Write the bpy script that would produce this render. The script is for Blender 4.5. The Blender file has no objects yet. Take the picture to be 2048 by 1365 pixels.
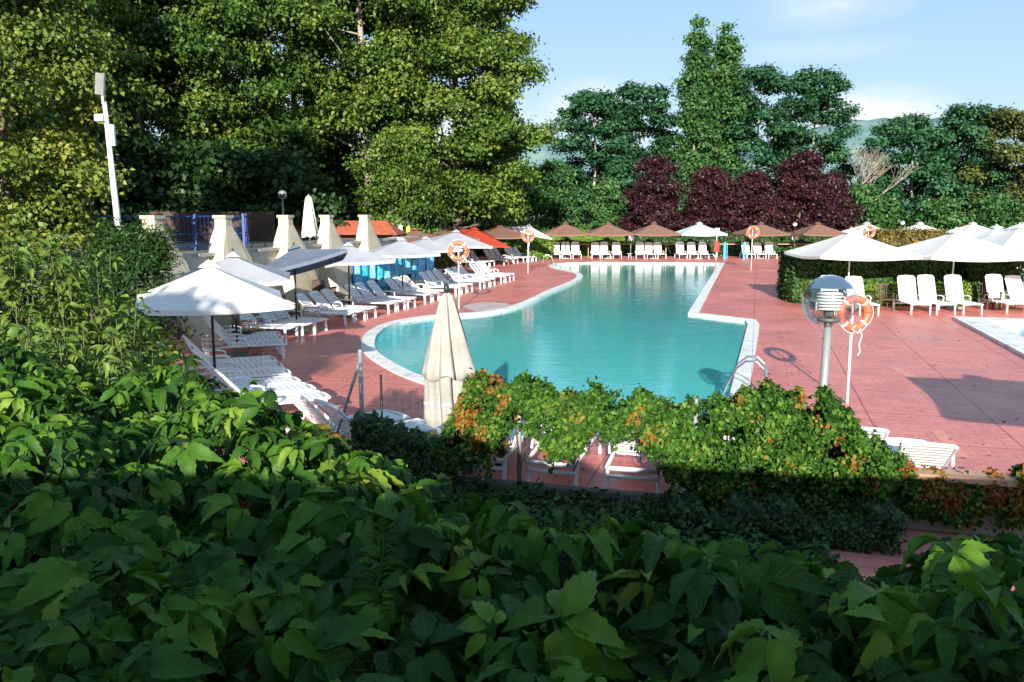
import bpy, math, random
import numpy as np
from mathutils import Vector, Matrix, geometry
random.seed(7)
SC = bpy.context.scene
COL = SC.collection
PI = math.pi
R = math.radians

# ------------------------------------------------------------------ camera
H = 3.5
PITCH = R(8.5)
FPX = 1700.0
cd = bpy.data.cameras.new('camera'); cam = bpy.data.objects.new('camera', cd); COL.objects.link(cam)
cam.location = (0, 0, H); cam.rotation_euler = (PI/2 - PITCH, 0, 0)
cd.sensor_width = 36; cd.lens = FPX/2048*36; cd.clip_start = .05; cd.clip_end = 6000
SC.camera = cam
cp, sp = math.cos(PITCH), math.sin(PITCH)
def ray(px, py):
    x = (px-1024)/FPX; v = (682.5-py)/FPX
    return (x, cp + v*sp, -sp + v*cp)
def G(px, py, z=0.0):                       # photo pixel -> point on the level z
    r = ray(px, py); t = (z-H)/r[2]
    return (r[0]*t, r[1]*t, z)
def PD(px, py, Y):                          # photo pixel -> point at forward distance Y
    r = ray(px, py); t = Y/r[1]
    return (r[0]*t, Y, H + r[2]*t)

# ------------------------------------------------------------------ helpers
def setp(o, label=None, cat=None, group=None, kind=None):
    if label: o['label'] = label
    if cat: o['category'] = cat
    if group: o['group'] = group
    if kind: o['kind'] = kind
    return o
def empty(name, loc=(0,0,0), rz=0.0, label=None, cat=None, group=None):
    o = bpy.data.objects.new(name, None); COL.objects.link(o)
    o.location = loc; o.rotation_euler = (0,0,rz); o.empty_display_size = .2
    return setp(o, label, cat, group)
def copy_tree(o, parent=None):
    c = o.copy(); COL.objects.link(c); c.parent = parent
    for ch in list(o.children): copy_tree(ch, c)
    return c

class MB:
    def __init__(s): s.v = []; s.f = []
    def add(s, vs, fs):
        n = len(s.v); s.v += [tuple(v) for v in vs]; s.f += [tuple(i+n for i in f) for f in fs]; return s
    def box(s, c, d, rot=None, bev=0.0):
        x, y, z = d[0]/2, d[1]/2, d[2]/2
        m = rot if rot is not None else Matrix.Identity(3)
        if bev > 0:
            b = min(bev, x*.9, y*.9)
            pl = [(-x+b,-y),(x-b,-y),(x,-y+b),(x,y-b),(x-b,y),(-x+b,y),(-x,y-b),(-x,-y+b)]
            vs = [m@Vector((p[0],p[1],-z))+Vector(c) for p in pl]+[m@Vector((p[0],p[1],z-b*.6))+Vector(c) for p in pl]+[m@Vector((p[0]*(1-b/x*.7),p[1]*(1-b/y*.7),z))+Vector(c) for p in pl]
            fs = [tuple(range(7,-1,-1)), tuple(range(16,24))]
            for i in range(8):
                j = (i+1)%8; fs += [(i,j,8+j,8+i),(8+i,8+j,16+j,16+i)]
            return s.add(vs, fs)
        vs = [m@Vector((a*x,b*y,e*z))+Vector(c) for e in (-1,1) for a,b in ((-1,-1),(1,-1),(1,1),(-1,1))]
        return s.add(vs, [(3,2,1,0),(4,5,6,7),(0,1,5,4),(1,2,6,5),(2,3,7,6),(3,0,4,7)])
    def tube(s, pts, rad, n=8, caps=True):
        pts = [Vector(p) for p in pts]
        if not hasattr(rad,'__len__'): rad = [rad]*len(pts)
        rings = []; up = Vector((0,0,1)); prev = None
        for i, p in enumerate(pts):
            d = (pts[min(i+1,len(pts)-1)]-pts[max(i-1,0)])
            if d.length < 1e-9: d = Vector((0,0,1))
            d.normalize()
            if prev is None:
                a = d.cross(up if abs(d.z) < .9 else Vector((1,0,0))); a.normalize()
            else:
                a = prev - d*prev.dot(d); a.normalize()
            prev = a; b = d.cross(a)
            rings.append([p+(a*math.cos(2*PI*k/n)+b*math.sin(2*PI*k/n))*rad[i] for k in range(n)])
        vs = [v for r in rings for v in r]; fs = []
        for i in range(len(pts)-1):
            for k in range(n):
                l = (k+1)%n; fs.append((i*n+k, i*n+l, (i+1)*n+l, (i+1)*n+k))
        if caps: fs += [tuple(range(n-1,-1,-1)), tuple((len(pts)-1)*n+k for k in range(n))]
        return s.add(vs, fs)
    def lathe(s, prof, c=(0,0,0), n=24, fn=None):
        vs = []; fs = []
        for (r, z) in prof:
            for k in range(n):
                a = 2*PI*k/n; rr = r*(fn(a, z) if fn else 1)
                vs.append((c[0]+rr*math.cos(a), c[1]+rr*math.sin(a), c[2]+z))
        for i in range(len(prof)-1):
            for k in range(n):
                l = (k+1)%n; fs.append((i*n+k, i*n+l, (i+1)*n+l, (i+1)*n+k))
        return s.add(vs, fs)
    def build(s, name, mat, parent=None, smooth=False):
        me = bpy.data.meshes.new(name); me.from_pydata(s.v, [], s.f); me.update()
        if smooth: me.shade_smooth()
        o = bpy.data.objects.new(name, me); COL.objects.link(o); me.materials.append(mat)
        if parent: o.parent = parent
        return o
def rotm(rx=0, ry=0, rz=0):
    return Matrix.Rotation(rz,3,'Z')@Matrix.Rotation(ry,3,'Y')@Matrix.Rotation(rx,3,'X')

# ------------------------------------------------------------------ materials
class NT:
    def __init__(s, tree): s.t = tree
    def n(s, ty, **kw):
        nd = s.t.nodes.new(ty)
        for k, v in kw.items():
            if k.startswith('i_'): nd.inputs[k[2:].replace('_',' ')].default_value = v
            elif k.startswith('n_'): nd.inputs[int(k[2:])].default_value = v
            else: setattr(nd, k, v)
        return nd
    def l(s, a, b): s.t.links.new(a, b)
def newmat(name):
    m = bpy.data.materials.new(name); m.use_nodes = True; m.node_tree.nodes.clear(); return m, NT(m.node_tree)
def c4(c): return (c[0], c[1], c[2], 1)
def ramp(t, stops, interp='LINEAR'):
    r = t.n('ShaderNodeValToRGB'); cr = r.color_ramp; cr.interpolation = interp
    while len(cr.elements) < len(stops): cr.elements.new(.5)
    for e, (p, c) in zip(cr.elements, stops): e.position = p; e.color = c4(c)
    return r
def pmat(name, col, rough=.5, var=.15, scale=4.0, bump=.0, bscale=40.0, metal=0.0, spec=.5, trans=0.0, dirt=None, sss=0):
    m, t = newmat(name)
    out = t.n('ShaderNodeOutputMaterial'); p = t.n('ShaderNodeBsdfPrincipled')
    p.inputs['Roughness'].default_value = rough; p.inputs['Metallic'].default_value = metal
    p.inputs['Specular IOR Level'].default_value = spec
    tc = t.n('ShaderNodeTexCoord'); ns = t.n('ShaderNodeTexNoise', i_Scale=scale, i_Detail=6.0, i_Roughness=.62); t.l(tc.outputs['Object'], ns.inputs['Vector'])
    dk = tuple(c*(1-var) for c in col) if dirt is None else dirt
    lt = tuple(min(1,c*(1+var*.6)) for c in col)
    r = ramp(t, [(.3, dk), (.52, col), (.75, lt)]); t.l(ns.outputs['Fac'], r.inputs['Fac']); t.l(r.outputs['Color'], p.inputs['Base Color'])
    if bump > 0:
        n2 = t.n('ShaderNodeTexNoise', i_Scale=bscale, i_Detail=5.0); t.l(tc.outputs['Object'], n2.inputs['Vector'])
        b = t.n('ShaderNodeBump', i_Strength=bump, i_Distance=.02); t.l(n2.outputs['Fac'], b.inputs['Height']); t.l(b.outputs['Normal'], p.inputs['Normal'])
    sh = p.outputs['BSDF']
    if trans > 0:
        tr = t.n('ShaderNodeBsdfTranslucent'); t.l(r.outputs['Color'], tr.inputs['Color'])
        mx = t.n('ShaderNodeMixShader', n_0=trans); t.l(sh, mx.inputs[1]); t.l(tr.outputs['BSDF'], mx.inputs[2]); sh = mx.outputs['Shader']
    t.l(sh, out.inputs['Surface']); return m
def leafmat(name, stops, trans=.3, rough=.5, spec=.35):
    m, t = newmat(name)
    out = t.n('ShaderNodeOutputMaterial'); p = t.n('ShaderNodeBsdfPrincipled')
    p.inputs['Roughness'].default_value = rough; p.inputs['Specular IOR Level'].default_value = spec
    at = t.n('ShaderNodeAttribute', attribute_name='tint')
    r = ramp(t, stops); t.l(at.outputs['Fac'], r.inputs['Fac']); t.l(r.outputs['Color'], p.inputs['Base Color'])
    tr = t.n('ShaderNodeBsdfTranslucent'); t.l(r.outputs['Color'], tr.inputs['Color'])
    mx = t.n('ShaderNodeMixShader', n_0=trans); t.l(p.outputs['BSDF'], mx.inputs[1]); t.l(tr.outputs['BSDF'], mx.inputs[2])
    t.l(mx.outputs['Shader'], out.inputs['Surface']); return m

def deck_mat():
    m, t = newmat('red_deck_paving')
    out = t.n('ShaderNodeOutputMaterial'); p = t.n('ShaderNodeBsdfPrincipled')
    tc = t.n('ShaderNodeTexCoord'); mp = t.n('ShaderNodeMapping'); mp.inputs['Rotation'].default_value = (0,0,R(16)); t.l(tc.outputs['Object'], mp.inputs['Vector'])
    br = t.n('ShaderNodeTexBrick', offset=.5); br.inputs['Scale'].default_value = 1; br.inputs['Brick Width'].default_value = .5; br.inputs['Row Height'].default_value = .25
    br.inputs['Mortar Size'].default_value = .006; br.inputs['Mortar Smooth'].default_value = .3
    br.inputs['Color1'].default_value = (.70,.225,.180,1); br.inputs['Color2'].default_value = (.60,.185,.152,1); br.inputs['Mortar'].default_value = (.33,.11,.10,1)
    t.l(mp.outputs['Vector'], br.inputs['Vector'])
    n1 = t.n('ShaderNodeTexNoise', i_Scale=.35, i_Detail=8.0, i_Roughness=.65); t.l(tc.outputs['Object'], n1.inputs['Vector'])
    r1 = ramp(t, [(.30,(.78,.74,.76)),(.46,(.97,.96,.96)),(.56,(1.03,1.03,1.03)),(.70,(1.15,1.3,1.35))]); t.l(n1.outputs['Fac'], r1.inputs['Fac'])
    mu = t.n('ShaderNodeMix', data_type='RGBA', blend_type='MULTIPLY'); mu.inputs['Factor'].default_value = 1
    t.l(br.outputs['Color'], mu.inputs['A']); t.l(r1.outputs['Color'], mu.inputs['B'])
    # expansion joints: large grid of dark lines
    b2 = t.n('ShaderNodeTexBrick', offset=0.0); b2.inputs['Scale'].default_value = 1; b2.inputs['Brick Width'].default_value = 2.0; b2.inputs['Row Height'].default_value = 2.0
    b2.inputs['Mortar Size'].default_value = .018; b2.inputs['Color1'].default_value = (1,1,1,1); b2.inputs['Color2'].default_value = (.95,.96,.98,1); b2.inputs['Mortar'].default_value = (.45,.40,.40,1)
    t.l(mp.outputs['Vector'], b2.inputs['Vector'])
    m2 = t.n('ShaderNodeMix', data_type='RGBA', blend_type='MULTIPLY'); m2.inputs['Factor'].default_value = .8
    t.l(mu.outputs['Result'], m2.inputs['A']); t.l(b2.outputs['Color'], m2.inputs['B'])
    n3 = t.n('ShaderNodeTexNoise', i_Scale=9.0, i_Detail=4.0); t.l(tc.outputs['Object'], n3.inputs['Vector'])
    r3 = ramp(t, [(.35,(.88,.88,.88)),(.65,(1.08,1.08,1.08))]); t.l(n3.outputs['Fac'], r3.inputs['Fac'])
    m3 = t.n('ShaderNodeMix', data_type='RGBA', blend_type='MULTIPLY'); m3.inputs['Factor'].default_value = 1
    t.l(m2.outputs['Result'], m3.inputs['A']); t.l(r3.outputs['Color'], m3.inputs['B'])
    t.l(m3.outputs['Result'], p.inputs['Base Color'])
    rr = t.n('ShaderNodeMapRange'); rr.inputs['From Min'].default_value=.3; rr.inputs['From Max'].default_value=.7; rr.inputs['To Min'].default_value=.32; rr.inputs['To Max'].default_value=.62
    t.l(n1.outputs['Fac'], rr.inputs['Value']); t.l(rr.outputs['Result'], p.inputs['Roughness'])
    bp = t.n('ShaderNodeBump', i_Strength=.25, i_Distance=.01); t.l(br.outputs['Fac'], bp.inputs['Height']); bp.invert = True; t.l(bp.outputs['Normal'], p.inputs['Normal'])
    t.l(p.outputs['BSDF'], out.inputs['Surface']); return m

def water_mat(name, c_far, c_near, ymid=30.0):
    m, t = newmat(name)
    out = t.n('ShaderNodeOutputMaterial'); p = t.n('ShaderNodeBsdfPrincipled')
    p.inputs['Roughness'].default_value = .03; p.inputs['IOR'].default_value = 1.36; p.inputs['Specular IOR Level'].default_value = .5
    tc = t.n('ShaderNodeTexCoord')
    sx = t.n('ShaderNodeSeparateXYZ'); t.l(tc.outputs['Object'], sx.inputs['Vector'])
    n1 = t.n('ShaderNodeTexNoise', i_Scale=.18, i_Detail=4.0); t.l(tc.outputs['Object'], n1.inputs['Vector'])
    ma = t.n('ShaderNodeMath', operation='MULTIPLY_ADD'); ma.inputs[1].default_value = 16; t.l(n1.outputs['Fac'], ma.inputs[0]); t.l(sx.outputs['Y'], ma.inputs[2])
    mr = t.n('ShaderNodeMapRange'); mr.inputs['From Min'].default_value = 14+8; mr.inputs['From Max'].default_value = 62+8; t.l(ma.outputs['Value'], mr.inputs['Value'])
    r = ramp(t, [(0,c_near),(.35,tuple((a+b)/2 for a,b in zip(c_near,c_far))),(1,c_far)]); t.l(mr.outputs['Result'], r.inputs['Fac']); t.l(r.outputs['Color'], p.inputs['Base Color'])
    mp = t.n('ShaderNodeMapping'); mp.inputs['Scale'].default_value = (1.0,2.2,1); t.l(tc.outputs['Object'], mp.inputs['Vector'])
    n2 = t.n('ShaderNodeTexNoise', i_Scale=2.6, i_Detail=4.0, i_Roughness=.55, i_Distortion=.6); t.l(mp.outputs['Vector'], n2.inputs['Vector'])
    n3 = t.n('ShaderNodeTexNoise', i_Scale=.5, i_Detail=2.0); t.l(mp.outputs['Vector'], n3.inputs['Vector'])
    ad = t.n('ShaderNodeMath', operation='MULTIPLY_ADD'); ad.inputs[1].default_value = 1.5; t.l(n3.outputs['Fac'], ad.inputs[0]); t.l(n2.outputs['Fac'], ad.inputs[2])
    b = t.n('ShaderNodeBump', i_Strength=.12, i_Distance=.045); t.l(ad.outputs['Value'], b.inputs['Height']); t.l(b.outputs['Normal'], p.inputs['Normal'])
    t.l(p.outputs['BSDF'], out.inputs['Surface']); return m

M = {}
M['deck'] = deck_mat()
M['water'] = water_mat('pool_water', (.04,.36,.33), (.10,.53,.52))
M['water2'] = water_mat('paddling_water', (.05,.50,.58), (.06,.55,.66))
def coping_mat():
    m, t = newmat('white_coping_slabs')
    out = t.n('ShaderNodeOutputMaterial'); p = t.n('ShaderNodeBsdfPrincipled'); p.inputs['Roughness'].default_value=.6
    tc = t.n('ShaderNodeTexCoord'); mp = t.n('ShaderNodeMapping'); mp.inputs['Rotation'].default_value=(0,0,R(16)); t.l(tc.outputs['Object'], mp.inputs['Vector'])
    br = t.n('ShaderNodeTexBrick', offset=0.0); br.inputs['Scale'].default_value=1; br.inputs['Brick Width'].default_value=.6; br.inputs['Row Height'].default_value=.6; br.inputs['Mortar Size'].default_value=.009
    br.inputs['Color1'].default_value=(.80,.80,.76,1); br.inputs['Color2'].default_value=(.72,.72,.69,1); br.inputs['Mortar'].default_value=(.42,.42,.40,1); t.l(mp.outputs['Vector'], br.inputs['Vector'])
    ns = t.n('ShaderNodeTexNoise', i_Scale=1.6, i_Detail=8.0, i_Roughness=.7); t.l(tc.outputs['Object'], ns.inputs['Vector'])
    r = ramp(t, [(.34,(.62,.60,.55)),(.48,(1,1,1))]); t.l(ns.outputs['Fac'], r.inputs['Fac'])
    mu = t.n('ShaderNodeMix', data_type='RGBA', blend_type='MULTIPLY'); mu.inputs['Factor'].default_value=.8; t.l(br.outputs['Color'], mu.inputs['A']); t.l(r.outputs['Color'], mu.inputs['B'])
    t.l(mu.outputs['Result'], p.inputs['Base Color']); t.l(p.outputs['BSDF'], out.inputs['Surface']); return m
M['coping'] = coping_mat()
M['plastic'] = pmat('white_plastic', (.80,.80,.80), .35, .08, 3.0)
M['canvas_w'] = pmat('white_canvas', (.80,.79,.76), .8, .10, 1.5, .15, 12, trans=.22)
M['canvas_g'] = pmat('grey_canvas', (.13,.16,.22), .8, .16, 1.5, .15, 12, trans=.15)
M['canvas_p'] = pmat('pale_canvas', (.40,.41,.45), .8, .14, 1.5, .15, 12, trans=.18)  # pale cloth, greyed partly to stand in for tree shade
M['canvas_c'] = pmat('cream_canvas', (.37,.355,.32), .9, .3, 2.5, .4, 14, trans=.15)
M['canvas_b'] = pmat('brown_canvas', (.21,.112,.078), .85, .18, 4.0, .2, 20, trans=.15)
M['canvas_r'] = pmat('red_canvas', (.42,.05,.02), .8, .12, 2.0, trans=.2)
M['canvas_bl'] = pmat('light_blue_canvas', (.58,.70,.80), .8, .08, 2.0, trans=.2)
M['blackmetal'] = pmat('dark_metal', (.03,.035,.04), .4, .2, 8.0, metal=.4)
M['greymetal'] = pmat('grey_painted_metal', (.24,.26,.25), .45, .15, 6.0, .05, 30, metal=.2)
M['whitemetal'] = pmat('white_painted_metal', (.72,.73,.72), .4, .12, 6.0)
M['chrome'] = pmat('chrome_tube', (.75,.76,.77), .15, .05, 5.0, metal=1.0)
M['bluemetal'] = pmat('blue_painted_metal', (.01,.05,.20), .45, .2, 5.0)
M['cyanmetal'] = pmat('turquoise_paint', (.04,.42,.58), .45, .2, 5.0)
M['orange'] = pmat('orange_plastic', (.72,.13,.06), .45, .12, 8.0)
M['rope'] = pmat('white_rope', (.72,.68,.62), .9, .2, 30.0)
M['concrete'] = pmat('weathered_concrete', (.46,.42,.34), .9, .3, 1.2, .3, 18)
M['render'] = pmat('cream_render', (.58,.50,.36), .9, .22, 1.6, .3, 20)
M['curb'] = pmat('grey_curb', (.15,.145,.14), .9, .25, 4.0, .3, 30)
M['brownwall'] = pmat('terracotta_cap', (.52,.30,.19), .85, .25, 4.0, .2, 25)
M['dark'] = pmat('dark_interior', (.02,.018,.016), .8, .3, 3.0)  # near-black fill, mostly standing in for shade inside openings and foliage
M['darkwood'] = pmat('dark_brown_board', (.07,.035,.025), .7, .3, 5.0)
M['redroof'] = pmat('red_tile_roof', (.42,.10,.05), .8, .3, 3.0, .3, 14)
M['bark'] = pmat('grey_brown_bark', (.16,.12,.09), .95, .4, 3.0, .6, 12)
M['palebark'] = pmat('pale_bark', (.30,.26,.21), .9, .3, 2.0, .5, 10)
M['twig'] = pmat('creeper_twigs', (.10,.06,.035), .9, .4, 8.0, .3, 30)
M['grass'] = pmat('lawn_grass', (.06,.10,.025), .95, .5, .6, .4, 8)
M['soil'] = pmat('terrace_paving', (.17,.14,.11), .95, .35, .7, .4, 6)
M['earth'] = pmat('dark_garden_earth', (.045,.035,.022), .95, .45, 3.0, .5, 12)
M['gstem'] = pmat('green_brown_stem', (.09,.11,.035), .8, .3, 6.0)
M['patch'] = pmat('pale_concrete_patch', (.50,.40,.38), .7, .3, 2.0)
M['orangepatch'] = pmat('coral_repair_strip', (.66,.27,.20), .6, .15, 3.0)
M['redcloth'] = pmat('red_cloth', (.60,.05,.04), .8, .15, 3.0)
M['house'] = pmat('house_plaster', (.30,.27,.22), .9, .2, 1.0, .2, 20)
M['flower'] = pmat('pink_petals', (.75,.06,.13), .6, .2, 9.0, trans=.2)
M['yellow'] = pmat('yellow_canvas', (.72,.52,.10), .8, .15, 4.0)
# foliage
M['lf_pop'] = leafmat('poplar_leaves', [(0,(.012,.042,.008)),(.40,(.065,.140,.018)),(.72,(.16,.235,.032)),(1,(.30,.33,.065))], .3)
M['lf_yel'] = leafmat('yellow_green_leaves', [(0,(.045,.10,.014)),(.5,(.13,.20,.03)),(.8,(.25,.28,.045)),(1,(.42,.34,.06))], .3)
M['lf_deep'] = leafmat('deep_green_leaves', [(0,(.010,.034,.008)),(.42,(.042,.105,.016)),(.75,(.12,.19,.026)),(1,(.26,.29,.055))], .25)
M['lf_dark'] = leafmat('dark_leaves', [(0,(.010,.032,.008)),(.6,(.03,.078,.015)),(1,(.07,.13,.028))], .2)  # dark green, also puts understory shade into the leaf colour
M['lf_mid'] = leafmat('blue_green_leaves', [(0,(.016,.062,.032)),(.5,(.036,.12,.05)),(1,(.085,.20,.075))], .25)
M['lf_lom'] = leafmat('columnar_poplar_leaves', [(0,(.022,.07,.022)),(.5,(.05,.14,.035)),(1,(.12,.22,.06))], .25)
M['lf_olive'] = leafmat('olive_leaves', [(0,(.05,.07,.02)),(.5,(.11,.14,.035)),(1,(.2,.21,.06))], .25)
M['lf_plum'] = leafmat('purple_plum_leaves', [(0,(.018,.007,.010)),(.5,(.042,.013,.018)),(.9,(.085,.025,.026)),(1,(.13,.045,.03))], .2)
M['lf_hedge'] = leafmat('hedge_leaves', [(0,(.015,.045,.012)),(.5,(.04,.10,.02)),(1,(.09,.17,.03))], .2)
M['lf_bright'] = leafmat('bright_hedge_leaves', [(0,(.05,.12,.015)),(.5,(.11,.22,.025)),(1,(.2,.30,.045))], .3)
M['lf_gold'] = leafmat('golden_leaves', [(0,(.06,.07,.015)),(.5,(.16,.13,.03)),(1,(.28,.18,.04))], .25)
M['lf_vine'] = leafmat('fence_vine_leaves', [(0,(.012,.045,.007)),(.35,(.05,.135,.016)),(.58,(.14,.24,.035)),(.68,(.22,.20,.035)),(.82,(.28,.11,.022)),(1,(.22,.035,.015))], .3, .6, .15)
M['lf_bush'] = leafmat('shoot_leaves', [(0,(.04,.10,.015)),(.5,(.10,.19,.028)),(1,(.20,.27,.05))], .35)

def creeper_mat():
    m, t = newmat('creeper_leaf')
    out = t.n('ShaderNodeOutputMaterial'); p = t.n('ShaderNodeBsdfPrincipled'); p.inputs['Roughness'].default_value = .5; p.inputs['Specular IOR Level'].default_value = .2
    at = t.n('ShaderNodeAttribute', attribute_name='tint')
    r = ramp(t, [(0,(.010,.040,.005)),(.40,(.036,.115,.010)),(.72,(.105,.22,.018)),(.94,(.27,.34,.05)),(.97,(.34,.12,.03)),(1,(.32,.06,.02))]); t.l(at.outputs['Fac'], r.inputs['Fac'])
    uv = t.n('ShaderNodeUVMap', uv_map='UVMap'); sx = t.n('ShaderNodeSeparateXYZ'); t.l(uv.outputs['UV'], sx.inputs['Vector'])
    # midrib and side veins from leaflet coordinates: u across (-1..1 mapped 0..1), v along
    su = t.n('ShaderNodeMath', operation='MULTIPLY_ADD'); su.inputs[1].default_value = 2; su.inputs[2].default_value = -1; t.l(sx.outputs['X'], su.inputs[0])
    au = t.n('ShaderNodeMath', operation='ABSOLUTE'); t.l(su.outputs['Value'], au.inputs[0])
    vv = t.n('ShaderNodeMath', operation='MULTIPLY_ADD'); vv.inputs[1].default_value = -.35; t.l(au.outputs['Value'], vv.inputs[0]); t.l(sx.outputs['Y'], vv.inputs[2])
    fr = t.n('ShaderNodeMath', operation='MULTIPLY'); fr.inputs[1].default_value = 8*2*PI; t.l(vv.outputs['Value'], fr.inputs[0])
    co = t.n('ShaderNodeMath', operation='COSINE'); t.l(fr.outputs['Value'], co.inputs[0])
    ve = t.n('ShaderNodeMapRange'); ve.inputs['From Min'].default_value=.80; ve.inputs['From Max'].default_value=1.0; t.l(co.outputs['Value'], ve.inputs['Value'])
    mi = t.n('ShaderNodeMapRange'); mi.inputs['From Min'].default_value=.07; mi.inputs['From Max'].default_value=.0; t.l(au.outputs['Value'], mi.inputs['Value'])
    mx = t.n('ShaderNodeMath', operation='MAXIMUM'); t.l(ve.outputs['Result'], mx.inputs[0]); t.l(mi.outputs['Result'], mx.inputs[1])
    mc = t.n('ShaderNodeMix', data_type='RGBA', blend_type='MIX'); sc = t.n('ShaderNodeMath', operation='MULTIPLY'); sc.inputs[1].default_value=.28; t.l(mx.outputs['Value'], sc.inputs[0]); t.l(sc.outputs['Value'], mc.inputs['Factor'])
    t.l(r.outputs['Color'], mc.inputs['A']); mc.inputs['B'].default_value = (.22,.32,.08,1)
    tc = t.n('ShaderNodeTexCoord'); ns = t.n('ShaderNodeTexNoise', i_Scale=35.0, i_Detail=4.0); t.l(tc.outputs['Object'], ns.inputs['Vector'])
    rn = ramp(t, [(.3,(.72,.75,.7)),(.7,(1.2,1.15,1.1))]); t.l(ns.outputs['Fac'], rn.inputs['Fac'])
    mm = t.n('ShaderNodeMix', data_type='RGBA', blend_type='MULTIPLY'); mm.inputs['Factor'].default_value=1; t.l(mc.outputs['Result'], mm.inputs['A']); t.l(rn.outputs['Color'], mm.inputs['B'])
    t.l(mm.outputs['Result'], p.inputs['Base Color'])
    b = t.n('ShaderNodeBump', i_Strength=.5, i_Distance=.0015); b.invert=True; t.l(mx.outputs['Value'], b.inputs['Height']); t.l(b.outputs['Normal'], p.inputs['Normal'])
    tr = t.n('ShaderNodeBsdfTranslucent'); t.l(mm.outputs['Result'], tr.inputs['Color'])
    ms = t.n('ShaderNodeMixShader', n_0=.3); t.l(p.outputs['BSDF'], ms.inputs[1]); t.l(tr.outputs['BSDF'], ms.inputs[2]); t.l(ms.outputs['Shader'], out.inputs['Surface'])
    return m
M['creeper'] = creeper_mat()

def tarp_mat():
    m, t = newmat('blue_printed_tarp')
    out = t.n('ShaderNodeOutputMaterial'); p = t.n('ShaderNodeBsdfPrincipled'); p.inputs['Roughness'].default_value = .6
    tc = t.n('ShaderNodeTexCoord'); mp = t.n('ShaderNodeMapping'); mp.inputs['Scale'].default_value = (2.2,2.2,1.1); t.l(tc.outputs['Object'], mp.inputs['Vector'])
    ns = t.n('ShaderNodeTexNoise', i_Scale=1.6, i_Detail=5.0, i_Roughness=.7, i_Distortion=1.2); t.l(mp.outputs['Vector'], ns.inputs['Vector'])
    r = ramp(t, [(.32,(.01,.12,.36)),(.42,(.02,.36,.70)),(.5,(.05,.50,.74)),(.57,(.45,.75,.80)),(.62,(.03,.40,.72)),(.75,(.70,.80,.80))]); t.l(ns.outputs['Fac'], r.inputs['Fac']); t.l(r.outputs['Color'], p.inputs['Base Color'])
    t.l(p.outputs['BSDF'], out.inputs['Surface']); return m
M['tarp'] = tarp_mat()
def globe_mat():
    m, t = newmat('smoked_clear_globe')
    out = t.n('ShaderNodeOutputMaterial'); a = t.n('ShaderNodeBsdfTransparent'); a.inputs['Color'].default_value=(.86,.88,.88,1)
    g = t.n('ShaderNodeBsdfGlossy'); g.inputs['Roughness'].default_value=.06; g.inputs['Color'].default_value=(.9,.92,.92,1)
    tc = t.n('ShaderNodeTexCoord'); ns = t.n('ShaderNodeTexNoise', i_Scale=6.0); t.l(tc.outputs['Object'], ns.inputs['Vector'])
    lw = t.n('ShaderNodeLayerWeight'); lw.inputs['Blend'].default_value=.35
    ad = t.n('ShaderNodeMath', operation='MULTIPLY_ADD'); ad.inputs[1].default_value=.75; t.l(lw.outputs['Facing'], ad.inputs[0]); 
    n2 = t.n('ShaderNodeMath', operation='MULTIPLY'); n2.inputs[1].default_value=.16; t.l(ns.outputs['Fac'], n2.inputs[0]); t.l(n2.outputs['Value'], ad.inputs[2])
    mx = t.n('ShaderNodeMixShader'); t.l(ad.outputs['Value'], mx.inputs[0]); t.l(a.outputs['BSDF'], mx.inputs[1]); t.l(g.outputs['BSDF'], mx.inputs[2]); t.l(mx.outputs['Shader'], out.inputs['Surface']); return m
M['globe'] = globe_mat()
def hill_mat():
    m, t = newmat('wooded_hill')
    out = t.n('ShaderNodeOutputMaterial'); p = t.n('ShaderNodeBsdfPrincipled'); p.inputs['Roughness'].default_value=1; p.inputs['Specular IOR Level'].default_value=0
    tc = t.n('ShaderNodeTexCoord'); ns = t.n('ShaderNodeTexNoise', i_Scale=.025, i_Detail=9.0, i_Roughness=.7); t.l(tc.outputs['Object'], ns.inputs['Vector'])
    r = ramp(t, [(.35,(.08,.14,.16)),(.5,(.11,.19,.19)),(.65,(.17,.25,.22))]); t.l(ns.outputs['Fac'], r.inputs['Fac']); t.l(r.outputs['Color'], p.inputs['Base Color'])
    t.l(p.outputs['BSDF'], out.inputs['Surface']); return m
M['hill'] = hill_mat()

# ------------------------------------------------------------------ light
SUN_EL, SUN_AZ = R(16.5), R(5.0)            # light travels along +Y, turned SUN_AZ towards +X
sl = bpy.data.lights.new('sun', 'SUN'); so = bpy.data.objects.new('sun', sl); COL.objects.link(so)
sl.energy = 5.0; sl.angle = R(.5); sl.color = (1, .93, .82)
travel = Vector((math.sin(SUN_AZ)*math.cos(SUN_EL), math.cos(SUN_AZ)*math.cos(SUN_EL), -math.sin(SUN_EL)))
so.rotation_euler = travel.to_track_quat('-Z','Y').to_euler(); so.location = (-3,-20,20)
w = bpy.data.worlds.new('World'); SC.world = w; w.use_nodes = True
t = NT(w.node_tree); w.node_tree.nodes.clear()
out = t.n('ShaderNodeOutputWorld'); bg = t.n('ShaderNodeBackground'); bg.inputs['Strength'].default_value = .068
sky = t.n('ShaderNodeTexSky', sky_type='NISHITA'); sky.sun_disc = False; sky.sun_elevation = SUN_EL; sky.sun_rotation = R(180)+SUN_AZ
sky.air_density = 1.0; sky.dust_density = .6; sky.ozone_density = 1.5
tc = t.n('ShaderNodeTexCoord')
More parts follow.
